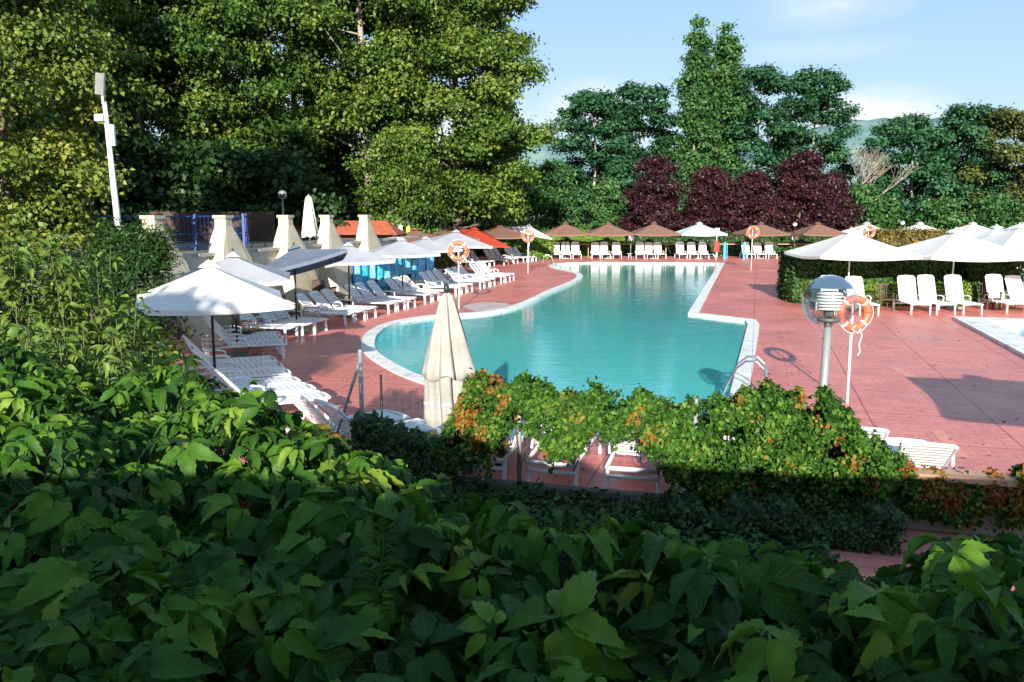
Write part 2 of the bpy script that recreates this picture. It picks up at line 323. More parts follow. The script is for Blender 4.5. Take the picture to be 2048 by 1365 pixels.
def cloud(px, py, rx, ry, soft=.45):
    r = Vector(ray(px, py)).normalized()
    sub = t.n('ShaderNodeVectorMath', operation='SUBTRACT'); sub.inputs[1].default_value = r; t.l(tc.outputs['Generated'], sub.inputs[0])
    ml = t.n('ShaderNodeVectorMath', operation='MULTIPLY'); ml.inputs[1].default_value = (1/rx, 1/rx*.3, 1/ry); t.l(sub.outputs['Vector'], ml.inputs[0])
    ln = t.n('ShaderNodeVectorMath', operation='LENGTH'); t.l(ml.outputs['Vector'], ln.inputs[0])
    mr = t.n('ShaderNodeMapRange'); mr.inputs['From Min'].default_value = 1.0; mr.inputs['From Max'].default_value = 0.0; mr.inputs['To Max'].default_value = 1.0; t.l(ln.outputs['Value'], mr.inputs['Value'])
    return mr.outputs['Result']
nz = t.n('ShaderNodeTexNoise', i_Scale=26.0, i_Detail=8.0, i_Roughness=.62); t.l(tc.outputs['Generated'], nz.inputs['Vector'])
mp = t.n('ShaderNodeMapping'); mp.inputs['Scale'].default_value=(1,1,2.5); t.l(tc.outputs['Generated'], mp.inputs['Vector']); t.l(mp.outputs['Vector'], nz.inputs['Vector'])
acc = None
for (px,py,rx,ry,k) in [(1760,262,.085,.052,1.6),(1705,245,.04,.03,1.1),(1190,200,.07,.028,.75),(1210,240,.08,.02,.6),(1660,8,.09,.03,.5),(1640,100,.10,.015,.3),(700,300,.15,.06,.8),(900,260,.2,.04,.6)]:
    c = cloud(px,py,rx,ry); m_ = t.n('ShaderNodeMath', operation='MULTIPLY'); m_.inputs[1].default_value=k; t.l(c, m_.inputs[0])
    if acc is None: acc = m_.outputs['Value']
    else:
        a_ = t.n('ShaderNodeMath', operation='ADD'); t.l(acc, a_.inputs[0]); t.l(m_.outputs['Value'], a_.inputs[1]); acc = a_.outputs['Value']
nn = t.n('ShaderNodeMapRange'); nn.inputs['From Min'].default_value=.3; nn.inputs['From Max'].default_value=.7; nn.inputs['To Min'].default_value=-.55; nn.inputs['To Max'].default_value=.55; t.l(nz.outputs['Fac'], nn.inputs['Value'])
mu = t.n('ShaderNodeMath', operation='MULTIPLY_ADD'); t.l(nn.outputs['Result'], mu.inputs[0]); t.l(acc, mu.inputs[1]); t.l(acc, mu.inputs[2])
# general haze band of thin cloud low in the sky
sz = t.n('ShaderNodeSeparateXYZ'); t.l(tc.outputs['Generated'], sz.inputs['Vector'])
hz = t.n('ShaderNodeMapRange'); hz.inputs['From Min'].default_value=.28; hz.inputs['From Max'].default_value=.0; hz.inputs['To Min'].default_value=0.0; hz.inputs['To Max'].default_value=.12; t.l(sz.outputs['Z'], hz.inputs['Value'])
ad = t.n('ShaderNodeMath', operation='ADD', use_clamp=True); t.l(mu.outputs['Value'], ad.inputs[0]); t.l(hz.outputs['Result'], ad.inputs[1])
lift = t.n('ShaderNodeMix', data_type='RGBA', blend_type='MULTIPLY'); lift.inputs['Factor'].default_value = 1; lift.inputs['B'].default_value = (1.0,1.10,1.30,1)
t.l(sky.outputs['Color'], lift.inputs['A'])
gm = t.n('ShaderNodeMapRange'); gm.inputs['From Min'].default_value=0; gm.inputs['From Max'].default_value=.35; t.l(sz.outputs['Z'], gm.inputs['Value'])
gr_ = ramp(t, [(0,(.60,.82,1.0)),(1,(.40,.68,1.0))]); t.l(gm.outputs['Result'], gr_.inputs['Fac'])
gs = t.n('ShaderNodeVectorMath', operation='SCALE'); gs.inputs['Scale'].default_value=6.6; t.l(gr_.outputs['Color'], gs.inputs[0])
blue = t.n('ShaderNodeMix', data_type='RGBA'); blue.inputs['Factor'].default_value=.62; t.l(lift.outputs['Result'], blue.inputs['A']); t.l(gs.outputs['Vector'], blue.inputs['B'])
mxw = t.n('ShaderNodeMix', data_type='RGBA'); t.l(ad.outputs['Value'], mxw.inputs['Factor']); t.l(blue.outputs['Result'], mxw.inputs['A']); mxw.inputs['B'].default_value = (7.0,7.3,7.6,1)
t.l(mxw.outputs['Result'], bg.inputs['Color']); t.l(bg.outputs['Background'], out.inputs['Surface'])
SC.view_settings.view_transform = 'Standard'; SC.view_settings.look = 'None'; SC.view_settings.exposure = 0; SC.view_settings.gamma = 1
SC.cycles.film_exposure = 2.1; SC.cycles.max_bounces = 6; SC.cycles.transparent_max_bounces = 12

# ------------------------------------------------------------------ setting: ground, deck, pools
def smooth_loop(pts, sub=6):
    o = []; n = len(pts)
    for i in range(n):
        p0, p1, p2, p3 = [Vector(pts[(i+k-1)%n]) for k in range(4)]
        sharp = (p2-p1).length > 6
        for k in range(1 if sharp else sub):
            u = k/sub
            q = .5*((2*p1)+(-p0+p2)*u+(2*p0-5*p1+4*p2-p3)*u*u+(-p0+3*p1-3*p2+p3)*u**3) if not sharp else p1
            o.append((q.x,q.y))
    return o
def offset(loop, w):
    n = len(loop); o = []
    area = sum(loop[i][0]*loop[(i+1)%n][1]-loop[(i+1)%n][0]*loop[i][1] for i in range(n))
    s = 1 if area > 0 else -1
    for i in range(n):
        a, b, c = Vector(loop[i-1]), Vector(loop[i]), Vector(loop[(i+1)%n])
        d1 = (b-a).normalized(); d2 = (c-b).normalized()
        n1 = Vector((-d1.y,d1.x))*s; n2 = Vector((-d2.y,d2.x))*s
        m = (n1+n2); 
        if m.length < 1e-6: m = n1
        m.normalize(); k = w/max(.5, m.dot(n1)); o.append((b.x+m.x*k, b.y+m.y*k))
    return o
outer_px = [(722,692),(731,669),(764,650),(815,638),(880,630),(950,626),(1005,618),(1050,603),(1092,583),(1130,568),(1152,556),(1147,547),(1122,541),(1101,536),(1099,531),(1120,527),(1185,525)]
pool_o = [G(*p)[:2] for p in outer_px]
pool_o = smooth_loop([tuple(p) for p in pool_o], 5)
pool_o = pool_o[:-5] if False else pool_o
# the catmull loop closes across the right side; rebuild right side explicitly
m_left = []
raw = [Vector(G(*p)[:2]) for p in outer_px]
near = [Vector(G(*p)[:2]) for p in [(1455,905),(1200,868),(1010,822),(870,777),(800,752),(752,726),(728,707)]]
chain = near + raw
for i in range(len(chain)-1):
    p0 = chain[max(i-1,0)]; p1 = chain[i]; p2 = chain[i+1]; p3 = chain[min(i+2,len(chain)-1)]
    for k in range(5):
        u = k/5; q = .5*((2*p1)+(-p0+p2)*u+(2*p0-5*p1+4*p2-p3)*u*u+(-p0+3*p1-3*p2+p3)*u**3); m_left.append((q.x,q.y))
m_left.append(tuple(chain[-1]))
right = [G(*p)[:2] for p in [(1449,527),(1397,627),(1420,630),(1512,641),(1519,652),(1483,885)]]
pool_o = m_left + [tuple(p) for p in right]
pool_i = offset(pool_o, .36)

def ring_mesh(o, i, z0, z1, name, mat):
    mb = MB(); n = len(o)
    vs = [(x,y,z0) for x,y in o]+[(x,y,z1) for x,y in o]+[(x,y,z1) for x,y in i]+[(x,y,z0) for x,y in i]
    fs = []
    for k in range(n):
        l = (k+1)%n
        fs += [(k,l,n+l,n+k),(n+k,n+l,2*n+l,2*n+k),(2*n+k,2*n+l,3*n+l,3*n+k)]
    mb.add(vs, fs); ob = mb.build(name, mat); return ob
def sheet(loops, z, name, mat, sz=None):
    polys = [[Vector((x,y,z)) for x,y in l] for l in loops]
    tr = geometry.tessellate_polygon(polys); vs = [v for p in polys for v in p]
    mb = MB(); mb.add(vs, [])
    for a,b,c in tr:
        va,vb,vc = vs[a],vs[b],vs[c]
        mb.f.append((a,b,c) if (vb-va).cross(vc-va).z > 0 else (a,c,b))
    return mb.build(name, mat)
# paddling pool (right) and background pool
ax = Vector((math.sin(R(16)), math.cos(R(16)))); bx = Vector((math.cos(R(16)), -math.sin(R(16))))
c0 = Vector(G(1905,639)[:2]); c1 = c0 - ax*11; 
pad_o = [tuple(c1), tuple(c1+bx*11), tuple(c0+bx*11), tuple(c0)]
pad_i = offset(pad_o, .85)
b0 = Vector((20.0, 44.0)); bk_o = [tuple(b0), tuple(b0+bx*24), tuple(b0+bx*24+ax*15), tuple(b0+ax*15)]
bk_i = offset(bk_o, .5)
deck = sheet([[(-16,15.05),(1.9,9.92),(2.3,6.0),(60,6.0),(60,71.5),(-12,71.5)], pool_o, pad_o, bk_o], 0.0, 'pool_deck', M['deck']); setp(deck, kind='structure')
for nm, o_, i_, zw, ms in (('main',pool_o,pool_i,-.05,'water'),('pad',pad_o,pad_i,-.03,'water2'),('bk',bk_o,bk_i,-.05,'water')):
    c = ring_mesh(o_, i_, -.25, .10 if nm=='pad' else .03, 'pool_coping', M['coping']); setp(c, kind='structure')
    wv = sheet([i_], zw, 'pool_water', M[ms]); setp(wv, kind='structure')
gr = MB(); gr.add([(-2500,-2500,-.30),(2500,-2500,-.30),(2500,4000,-.30),(-2500,4000,-.30)], [(0,1,2,3)]); setp(gr.build('ground', M['grass']), kind='structure')
pa = G(977,614); mbp = MB(); k = 28
mbp.add([(pa[0]+.95*math.cos(2*PI*i/k)*(1+.1*math.sin(5*i)), pa[1]+.8*math.sin(2*PI*i/k)*2.0*(1+.12*math.cos(3*i)), .004) for i in range(k)], [tuple(range(k))])
setp(mbp.build('deck_patch', M['patch']), kind='structure')
mbp = MB()
for (a,b,wd) in (((1785,735),(1868,775),.22),((1872,860),(1925,915),.2)):
    A, B = Vector(G(*a,.004)), Vector(G(*b,.004)); d = (B-A).normalized(); nrm = Vector((-d.y,d.x,0))*wd/2
    mbp.add([A-nrm,B-nrm,B+nrm,A+nrm],[(0,1,2,3)])
setp(mbp.build('deck_strip', M['orangepatch']), kind='structure')
# hills
rs = np.random.RandomState(3)
def hill(name, x0, x1, Y, hfun, depth):
    nx, ny = 90, 14; mb = MB(); vs = []
    for j in range(ny):
        for i in range(nx):
            x = x0+(x1-x0)*i/(nx-1); v = j/(ny-1)
            hh = hfun(x)*math.sin(PI/2*min(1,v*1.2))+ (5*math.sin(x*.021+j)+4*math.sin(x*.05+2*j))*v
            vs.append((x, Y+depth*v, hh-2))
    fs = [(j*nx+i, j*nx+i+1, (j+1)*nx+i+1, (j+1)*nx+i) for j in range(ny-1) for i in range(nx-1)]
    mb.add(vs, fs); o = mb.build(name, M['hill'], smooth=True); setp(o, kind='structure')
def hf(x):
    b = 112*math.exp(-((x-560)/300)**2)+88*math.exp(-((x-40)/170)**2)+95*math.exp(-((x-1100)/400)**2)+60*math.exp(-((x+700)/500)**2)+22
    return b
hill('hills', -1600, 1900, 1150, hf, 250)

# ------------------------------------------------------------------ foliage
def unit(a): return a/np.maximum(np.linalg.norm(a, axis=-1, keepdims=True), 1e-9)
def leaves_mesh(name, mat, parent, pos, nrm, tint, L, W, rs, droop=.3):
    n = len(pos); nrm = unit(nrm)
    a = rs.normal(size=(n,3)); a[:,2] -= droop; a = unit(a - nrm*np.sum(a*nrm,1,keepdims=True)); b = np.cross(nrm, a)
    s = rs.uniform(.65,1.3,size=(n,1))
    l = a*L*s*.5; wd = b*W*s*.5; bend = nrm*(L*s*.12)
    V = np.empty((n,4,3)); V[:,0] = pos-l-bend; V[:,1] = pos+wd+bend*.6; V[:,2] = pos+l-bend; V[:,3] = pos-wd+bend*.6
    me = bpy.data.meshes.new(name); me.vertices.add(n*4); me.vertices.foreach_set('co', V.reshape(-1).astype(np.float32))
    me.loops.add(n*4); me.loops.foreach_set('vertex_index', np.arange(n*4, dtype=np.int32))
    me.polygons.add(n); me.polygons.foreach_set('loop_start', np.arange(0,n*4,4,dtype=np.int32)); me.polygons.foreach_set('loop_total', np.full(n,4,dtype=np.int32))
    at = me.attributes.new('tint','FLOAT','FACE'); at.data.foreach_set('value', np.clip(tint,0,1).astype(np.float32))
    me.update(calc_edges=True); me.materials.append(mat)
    o = bpy.data.objects.new(name, me); COL.objects.link(o)
    if parent: o.parent = parent
    return o
def crown(name, mat, parent, lobes, nleaf, L, W, seed, up=.35, clump=.5, per=28, shell=.55, flat=.6, rnd=.7, tbias=0.0, inner=.25):
    rs = np.random.RandomState(seed); lobes = np.array(lobes, float)
    ar = lobes[:,3]*lobes[:,5]; pr = ar/ar.sum(); nc = max(6, int(nleaf/per))
    li = rs.choice(len(lobes), nc, p=pr); d = unit(rs.normal(size=(nc,3)))
    d[:,2] = np.where(d[:,2] < -.3, -d[:,2]*.6, d[:,2]); d = unit(d)
    rad = rs.uniform(shell,1.05,size=(nc,1)); isin = rs.rand(nc,1) < inner; rad = np.where(isin, rs.uniform(.1,shell,size=(nc,1)), rad)
    c = lobes[li,:3]+d*lobes[li,3:]*rad
    ltint = rs.rand(len(lobes))
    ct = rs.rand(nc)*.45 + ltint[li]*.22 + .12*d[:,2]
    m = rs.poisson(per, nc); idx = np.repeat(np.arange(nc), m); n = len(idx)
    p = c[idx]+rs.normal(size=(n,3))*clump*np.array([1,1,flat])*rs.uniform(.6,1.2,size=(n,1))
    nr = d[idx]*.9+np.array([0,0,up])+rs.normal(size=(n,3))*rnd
    ti = ct[idx]+rs.rand(n)*.28+tbias - isin[idx,0]*.25  # inner clumps tinted darker to stand in for shade within the crown
    return leaves_mesh(name, mat, parent, p, nr, ti, L, W, rs)
def tree(x, y, z0, h, cr, label, cat='tree', name='tree', group=None, leaf='lf_pop', bark='bark', kind='broad', n=20000, L=.32, W=.20, seed=1, lo=.18, lobes=34, trunk=.28, lr=None, **kw):
    rs = np.random.RandomState(seed); t_ = empty(name, (x,y,z0), 0, label, cat, group)
    ch = h*(1-lo); lb = []; lm = MB(); tips = []
    for i in range(lobes):
        u = (i+.5)/lobes; u = min(.98, max(.02, u+rs.uniform(-.03,.03)))
        if kind == 'broad': r = cr*math.sqrt(max(.05,1-(2*u-.9)**2/1.25)) 
        elif kind == 'column': r = cr*min(1,(.55+u*1.5))*min(1,((1-u)*2.6)**.6)
        elif kind == 'cone': r = cr*(1-u)**.8+.15
        elif kind == 'tiers': r = cr*math.sqrt(max(.06,1-(2*u-.75)**2/1.7))
        elif kind == 'dome': r = cr*math.sqrt(max(.04,1-u*u))
        a = i*2.39996+rs.uniform(-.5,.5); q = rs.uniform(.45,.92) if kind != 'column' else rs.uniform(.15,.6)
        s = (lr or cr*.38)*rs.uniform(.75,1.3)*(1-.35*u)
        cx, cy, cz = r*q*math.cos(a), r*q*math.sin(a), h*lo+ch*u
        fz = {'broad':.8,'column':1.8,'cone':.5,'tiers':.68,'dome':.85}[kind]
        s2 = min(s, max(.3, r*1.05-r*q)) if kind in ('column',) else s
        lb.append((cx,cy,min(cz,h-s2*fz*.6),s2,s2,s2*fz)); tips.append((cx,cy,cz))
    if kind in ('broad','dome'): lb.append((0,0,h*lo+ch*.5,cr*.5,cr*.5,ch*.38))
    bend = rs.uniform(-.03,.03,2)*h
    tp = [(bend[0]*math.sin(k*1.3)*k/6, bend[1]*math.sin(k*1.7)*k/6, h*.92*k/6 - (0.1 if k==0 else 0)) for k in range(7)]
    lm.tube(tp, [trunk*(1.25 if k==0 else 1)*(1-.15*k)+.02 for k in range(7)], 9)
    for (cx,cy,cz) in tips[::2 if lobes > 24 else 1]:
        zz = max(h*lo*.55, cz-(.25 if kind!='column' else .6)*math.hypot(cx,cy)-.4*cr*.4); f = zz/(h*.92)
        if f > .98: continue
        kf = f*6; k0 = int(kf); q0 = tp[min(6,k0)]; rr = trunk*(1-.15*kf)*.45
        mid = ((q0[0]+cx)*.5+rs.uniform(-.1,.1)*cr, (q0[1]+cy)*.5+rs.uniform(-.1,.1)*cr, (zz+cz)*.5-.05*cr)
        lm.tube([(q0[0],q0[1],zz), mid, (cx,cy,cz)], [max(.03,rr), max(.025,rr*.6), .015], 5)
    lm.build('trunk', M[bark], t_, True)
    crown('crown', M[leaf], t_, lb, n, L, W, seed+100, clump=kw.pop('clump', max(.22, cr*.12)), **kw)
    return t_

NOFOL = False
# tall trees on the left terrace --------------------------------------------------
GT = 'tall trees behind the left wall'
def xat(px, Y): return (px-1024)/FPX*Y*1.0
T = [
 # px, Y, height, crown radius, label, leaf, seed, n, lo
 (915, 60, 29, 6.6, 'tall full poplar on the right end of the left tree row', 'lf_pop', 11, 110000, .06),
 (740, 56, 28, 5.6, 'tall poplar with visible pale trunk, second from the right end of the row', 'lf_pop', 12, 46000, .22),
 (600, 62, 28, 6.0, 'tall dark poplar standing above the white closed umbrella', 'lf_deep', 13, 40000, .12),
 (470, 52, 25, 6.0, 'tall broad tree rising above the blue railing', 'lf_deep', 14, 50000, .10),
 (300, 50, 24, 6.0, 'tall broad tree directly behind the white floodlight mast', 'lf_pop', 15, 46000, .10),
 (130, 52, 25, 6.5, 'tall broad tree at the upper left edge behind the yellowing tree', 'lf_deep', 16, 30000, .15),
]
for px,Y,h,cr,lab,lf,sd,n,lo in T:
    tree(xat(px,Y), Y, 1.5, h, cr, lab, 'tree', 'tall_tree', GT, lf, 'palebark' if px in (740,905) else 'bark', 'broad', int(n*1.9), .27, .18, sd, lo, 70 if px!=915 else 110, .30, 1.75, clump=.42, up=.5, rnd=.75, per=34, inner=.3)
tree(xat(25,24), 24, 1.8, 13.5, 2.9, 'yellowing leafy tree at the left edge beside the floodlight mast', 'tree', 'yellowing_tree', None, 'lf_yel', 'bark', 'broad', 70000, .155,.11, 21, .04, 60, .16, .95, clump=.30)
for i,(x,y,h,cr) in enumerate([(-21.5,21,14,4.0),(-22.5,35,17,4.6)]):
    tree(x,y,1.0,h,cr,['leafy tree added outside the left picture edge to cast shade','leafy tree added behind the yellowing tree to shade the tall row'][i],'tree','shade_tree','trees added at the left edge for shade','lf_pop','bark','broad',15000,.42,.32,31+i,.12,30,.3,clump=.5)  # trees added for the shade they cast on the tall row
# understory behind the terrace, leaf colour darkened to stand in for shade
tree(xat(560,46),46,2.2,4.2,3.4,'dark low tree in the shade behind the closed white umbrella','tree','understory_tree','dark trees under the tall row','lf_dark','bark','dome',11000,.34,.25,41,.08,22,.15)
tree(xat(395,44),44,2.2,4.6,3.6,'dark low tree in the shade behind the blue railing','tree','understory_tree','dark trees under the tall row','lf_dark','bark','dome',12000,.34,.25,42,.08,22,.15)
tree(xat(250,42),42,2.2,5.0,3.6,'dark low tree in the shade behind the mast','tree','understory_tree','dark trees under the tall row','lf_dark','bark','dome',12000,.34,.25,43,.08,22,.15)
tree(xat(660,72),72,1,9,5.5,'dark tree far behind the tall row above the red roof','tree','understory_tree','dark trees under the tall row','lf_dark','bark','dome',12000,.45,.33,44,.05,22,.15)
tree(xat(480,75),75,1,12,6.5,'dark tree far behind the tall row above the railing corner','tree','understory_tree','dark trees under the tall row','lf_dark','bark','dome',14000,.5,.36,45,.05,22,.15)
tree(xat(800,52),52,0,8.2,3.4,'low bright green tree behind the small closed umbrellas','tree','low_tree',None,'lf_pop','bark','dome',24000,.2,.14,46,.06,24,.15)
tree(xat(930,68),68,0,9.0,5.2,'low spreading tree between the red canopy and the poplars','tree','low_tree',None,'lf_pop','bark','dome',36000,.24,.17,47,.04,28,.2)
tree(xat(1050,80),80,0,7.5,3.4,'small rounded tree below the gap of the skyline','tree','low_tree',None,'lf_lom','bark','dome',9000,.34,.24,49,.04,22,.2)
# conifer and right background ------------------------------------------------------
GR = 'broad trees beyond the far side of the pool'
tree(xat(1105,78),78,0,8.0,3.9,'green conical conifer left of the purple trees','tree','conifer_tree',None,'lf_lom','bark','cone',16000,.32,.14,51,.04,44,.2,1.3,clump=.32,droop=.3) if False else tree(xat(1105,78),78,0,8.0,3.9,'green conical conifer left of the purple trees','tree','conifer_tree',None,'lf_lom','bark','cone',16000,.34,.15,51,.04,44,.2,1.2,clump=.32)
BT = [
 (1185,92,16,5.0,'blue green layered tree nearest the gap left of the poplars','lf_mid','tiers',61,24000,.2),
 (1275,95,17,5.2,'blue green layered tree directly left of the twin poplars','lf_mid','tiers',62,26000,.15),
 (1505,92,18.5,5.4,'broad dark green tree directly right of the twin poplars','lf_mid','tiers',63,30000,.08),
 (1615,96,18.8,5.2,'broad tree with a ragged crown left of the bare tree','lf_mid','tiers',64,28000,.1),
 (1810,90,13.0,5.2,'broad layered tree to the right of the bare tree','lf_mid','tiers',65,26000,.1),
 (1915,92,14.5,5.0,'tall layered tree behind the right white umbrellas','lf_mid','tiers',66,26000,.1),
 (2010,88,13.5,5.0,'olive green tree at the right edge of the skyline','lf_olive','tiers',67,24000,.08),
 (2120,92,14.5,5.5,'dark green tree beyond the right edge of the skyline','lf_mid','tiers',68,16000,.08),
]
for px,Y,h,cr,lab,lf,kd,sd,n,lo in BT:
    tree(xat(px,Y),Y,0,h,cr,lab,'tree','broad_tree',GR,lf,'palebark',kd,int(n*1.35),.40,.24,sd,lo*.35,52,.22,1.75,clump=.42,up=.8,rnd=.5)
tree(xat(1382,90),90,0,23.0,2.35,'taller left one of the twin columnar poplars','tree','columnar_poplar','twin columnar poplars','lf_lom','palebark','column',26000,.36,.24,71,.06,44,.25,1.3,clump=.42)
tree(xat(1440,91),91,0,22.6,2.3,'shorter right one of the twin columnar poplars','tree','columnar_poplar','twin columnar poplars','lf_lom','palebark','column',24000,.36,.24,72,.06,44,.25,1.2,clump=.42)
GP = 'purple leaved plum trees behind the far umbrellas'
for px,Y,h,cr,lab,sd in [(1307,76,8.2,2.9,'purple plum tree at the left end of the purple group',81),(1412,77,7.4,2.5,'low purple plum tree behind the light blue umbrella',82),(1497,76,6.8,2.5,'shortest purple plum tree, third from the left',83),(1592,77,8.6,3.2,'largest purple plum tree, at the right end of the group',84),(1650,80,7.0,2.4,'narrow purple plum tree half behind the largest one',85)]:
    tree(xat(px,Y),Y,0,h,cr,lab,'tree','plum_tree',GP,'lf_plum','bark','dome',26000,.24,.16,sd,.08,30,.16,1.15,clump=.33)
for px,Y,h,cr,lab,sd in [(1700,82,6.0,3.0,'low light green shrub tree below the bare tree',91),(1760,84,5.0,3.0,'low light green shrub tree behind the golden hedge',92),(1870,80,4.6,3.2,'low shrub tree behind the far white umbrellas',93),(1980,80,5.0,3.4,'low shrub tree at the right behind the white umbrellas',94),(1210,84,6.2,3.0,'low green tree between the conifer and the purple trees',95)]:
    tree(xat(px,Y),Y,0,h,cr,lab,'tree','shrub_tree','low shrub trees below the skyline trees','lf_lom','bark','dome',9000,.34,.22,sd,.04,20,.12)
# bare tree
bt = empty('bare_tree',(xat(1692,84),84,0),0,'bare tree with pale leafless branches and one leafy tuft','tree'); mb = MB(); rb = random.Random(5)
def br(p, d, L, r, dep):
    q = p+d*L; mb.tube([p, p+d*L*.5+Vector((rb.uniform(-.1,.1),0,rb.uniform(-.1,.1)))*L*.4, q],[r,r*.85,r*.65],5)
    if dep:
        for k in range(3 if dep > 2 else 2):
            dd = (d+Vector((rb.uniform(-.75,.75),rb.uniform(-.5,.5),rb.uniform(0,.45)))).normalized(); br(q, dd, L*rb.uniform(.62,.82), r*.62, dep-1)
br(Vector((0,0,0)), Vector((0,0,1)), 3.0, .13, 6); br(Vector((.2,0,1.5)), Vector((.45,0,.9)).normalized(), 2.6, .09, 5)
mb.build('trunk', M['palebark'], bt, True); crown('crown', M['lf_mid'], bt, [(3.2,0,11.3,1.3,.8,.7),(2.2,0,10.2,.9,.7,.5),(4.2,0,12.0,.7,.5,.4)], 2200, .34,.22, 7, clump=.3)

# hedges ----------------------------------------------------------------------------
def hedge(label, x0, y0, x1, y1, depth, h, leaf, n, L, seed, name='hedge', z0=0.0, cat='hedge', rough=.12, base=0.0, group=None):
    rs = np.random.RandomState(seed); e = empty(name,((x0+x1)/2,(y0+y1)/2,z0),math.atan2(y1-y0,x1-x0),label,cat,group); ln = math.hypot(x1-x0,y1-y0)
    core = MB(); core.box((0,0,h*.46+base*.5),(ln-.3,max(.1,depth-.3),h*.88-base)); core.build('inner_shade_box', M['dark'], e)  # solid near-black box puts the shade between the leaves into colour
    A = np.array([ln*h, ln*h, ln*depth, depth*h, depth*h]); f = rs.choice(5, n, p=A/A.sum()); u = rs.uniform(-.5,.5,n); v = rs.uniform(0,1,n); w_ = rs.uniform(-.5,.5,n)
    p = np.zeros((n,3)); nr = np.zeros((n,3))
    for k in range(5):
        m = f==k
        if k < 2: s = -1 if k==0 else 1; p[m] = np.c_[u[m]*ln, np.full(m.sum(),s*depth/2), base+v[m]*(h-base)]; nr[m] = (0,s,.3)
        elif k == 2: p[m] = np.c_[u[m]*ln, w_[m]*depth, np.full(m.sum(),h)]; nr[m] = (0,0,1)
        else: s = -1 if k==3 else 1; p[m] = np.c_[np.full(m.sum(),s*ln/2), w_[m]*depth, base+v[m]*(h-base)]; nr[m] = (s,0,.3)
    bump = np.sin(p[:,0]*2.1+seed)*np.sin(p[:,2]*2.7)*.5+np.sin(p[:,0]*5.3+p[:,1]*3)*.4
    p += nr*(bump*rough)[:,None] + rs.normal(size=(n,3))*rough*.45; nr = nr+rs.normal(size=(n,3))*.55
    leaves_mesh('foliage', M[leaf], e, p, nr, rs.rand(n)*.7+.15+bump*.2, L, L*.6, rs); return e
hedge('dark clipped hedge behind the right white umbrellas, left piece', 11.2,34.6, 17.2,34.4, 2.2,2.05,'lf_hedge',26000,.14,101,group='clipped hedges behind the right umbrellas')
hedge('dark clipped hedge behind the right white umbrellas, right piece', 18.0,34.4, 20.0,34.3, 2.0,2.05,'lf_hedge',9000,.14,102,group='clipped hedges behind the right umbrellas')
hedge('low bright green hedge in front of the dark clipped hedge', 11.6,33.15, 17.6,32.95, .8,.75,'lf_bright',14000,.11,103)
hedge('golden brown clipped shrub seen over the right umbrella', 21.2,50.5, 25.4,50.5, 2.0,2.35,'lf_gold',16000,.15,104,'golden_hedge',rough=.25)
hedge('long hedge, leaves brightened for sunlight, behind the far left loungers', 1.8,72.6, 9.4,72.6, 1.2,2.0,'lf_bright',12000,.22,105)  # sunlit stretch of the far hedge, light put into brighter leaves
hedge('long hedge, leaves darkened for shade, behind the far right umbrellas', 9.8,73.2, 44,73.2, 1.6,1.8,'lf_dark',20000,.26,106)  # rest of the far hedge, shade put into darker leaves
hedge('leafy low shrubs beside the small far white umbrella', -1.2,66.0, 3.0,67.4, 1.0,1.25,'lf_bright',7000,.20,107,'shrub_row',cat='shrubs',rough=.3)
hedge('dark hedge closing the far left corner of the deck', -14,70.5, 1.2,72.4, 1.4,2.2,'lf_dark',14000,.24,108)

# ------------------------------------------------------------------ left retaining wall
W0 = Vector((-10.2,17.0,0)); W1 = Vector((-5.2,41.5,0)); wd = (W1-W0).normalized(); wn = Vector((wd.y,-wd.x,0)); wl = (W1-W0).length; wa = math.atan2(wd.y,wd.x)
wall = empty('retaining_wall', W0, wa, 'weathered concrete retaining wall with peaked piers behind the left loungers','wall')
mb = MB(); mb.box((wl/2,.30,1.15),(wl,.5,2.3)); mb.build('wall_panel', M['concrete'], wall)
mb = MB()
for k in range(int(wl/3.43)+1): mb.box((k*3.43+1.7,.28,2.345),(3.0,.62,.09))
mb.build('coping', M['concrete'], wall)
def pier_mb():
    m = MB()
    # peaked pier: wide at the foot, narrow at the head, flared sides, leaning on the wall
    pr = [(-1.15,0.0),(-.9,1.2),(-.80,2.2),(-.50,2.68),(-.18,3.14),(-.18,3.38),(.18,3.38),(.18,3.14),(.50,2.68),(.80,2.2),(.95,1.2),(1.15,0.0)]
    fr = [(x, -(.10+.85*max(0,(3.15-z)/3.15)**1.1), z) for x,z in pr]; bk = [(x, .26, z) for x,z in pr]
    n = len(pr); m.add(fr+bk, [tuple(range(n))[::-1], tuple(range(n,2*n))]+[(i,(i+1)%n,n+(i+1)%n,n+i) for i in range(n)]); return m
pp = None
for k in range(6):
    s = 1.2+k*3.9 if k else .3
m_p = pier_mb(); pm = None
pcs = []
for j,px in enumerate([318,457,580,661,736]):
    # intersect view ray with the wall line
    u = (px-1024)/FPX; den = wd.x-u*wd.y; s = (u*W0.y-W0.x)/den; pcs.append(s)
    if pm is None: pm = m_p.build('pier', M['render'], wall); pm.location = (s,0,0)
    else: c = pm.copy(); COL.objects.link(c); c.parent = wall; c.location = (s,0,0)
    cb = MB().box((0,.08,3.42),(.48,.42,.09)).build('pier_cap', M['concrete'], wall) if j == 0 else capo.copy()
    if j == 0: capo = cb
    else: COL.objects.link(cb); cb.parent = wall
    cb.location = (s,0,0)
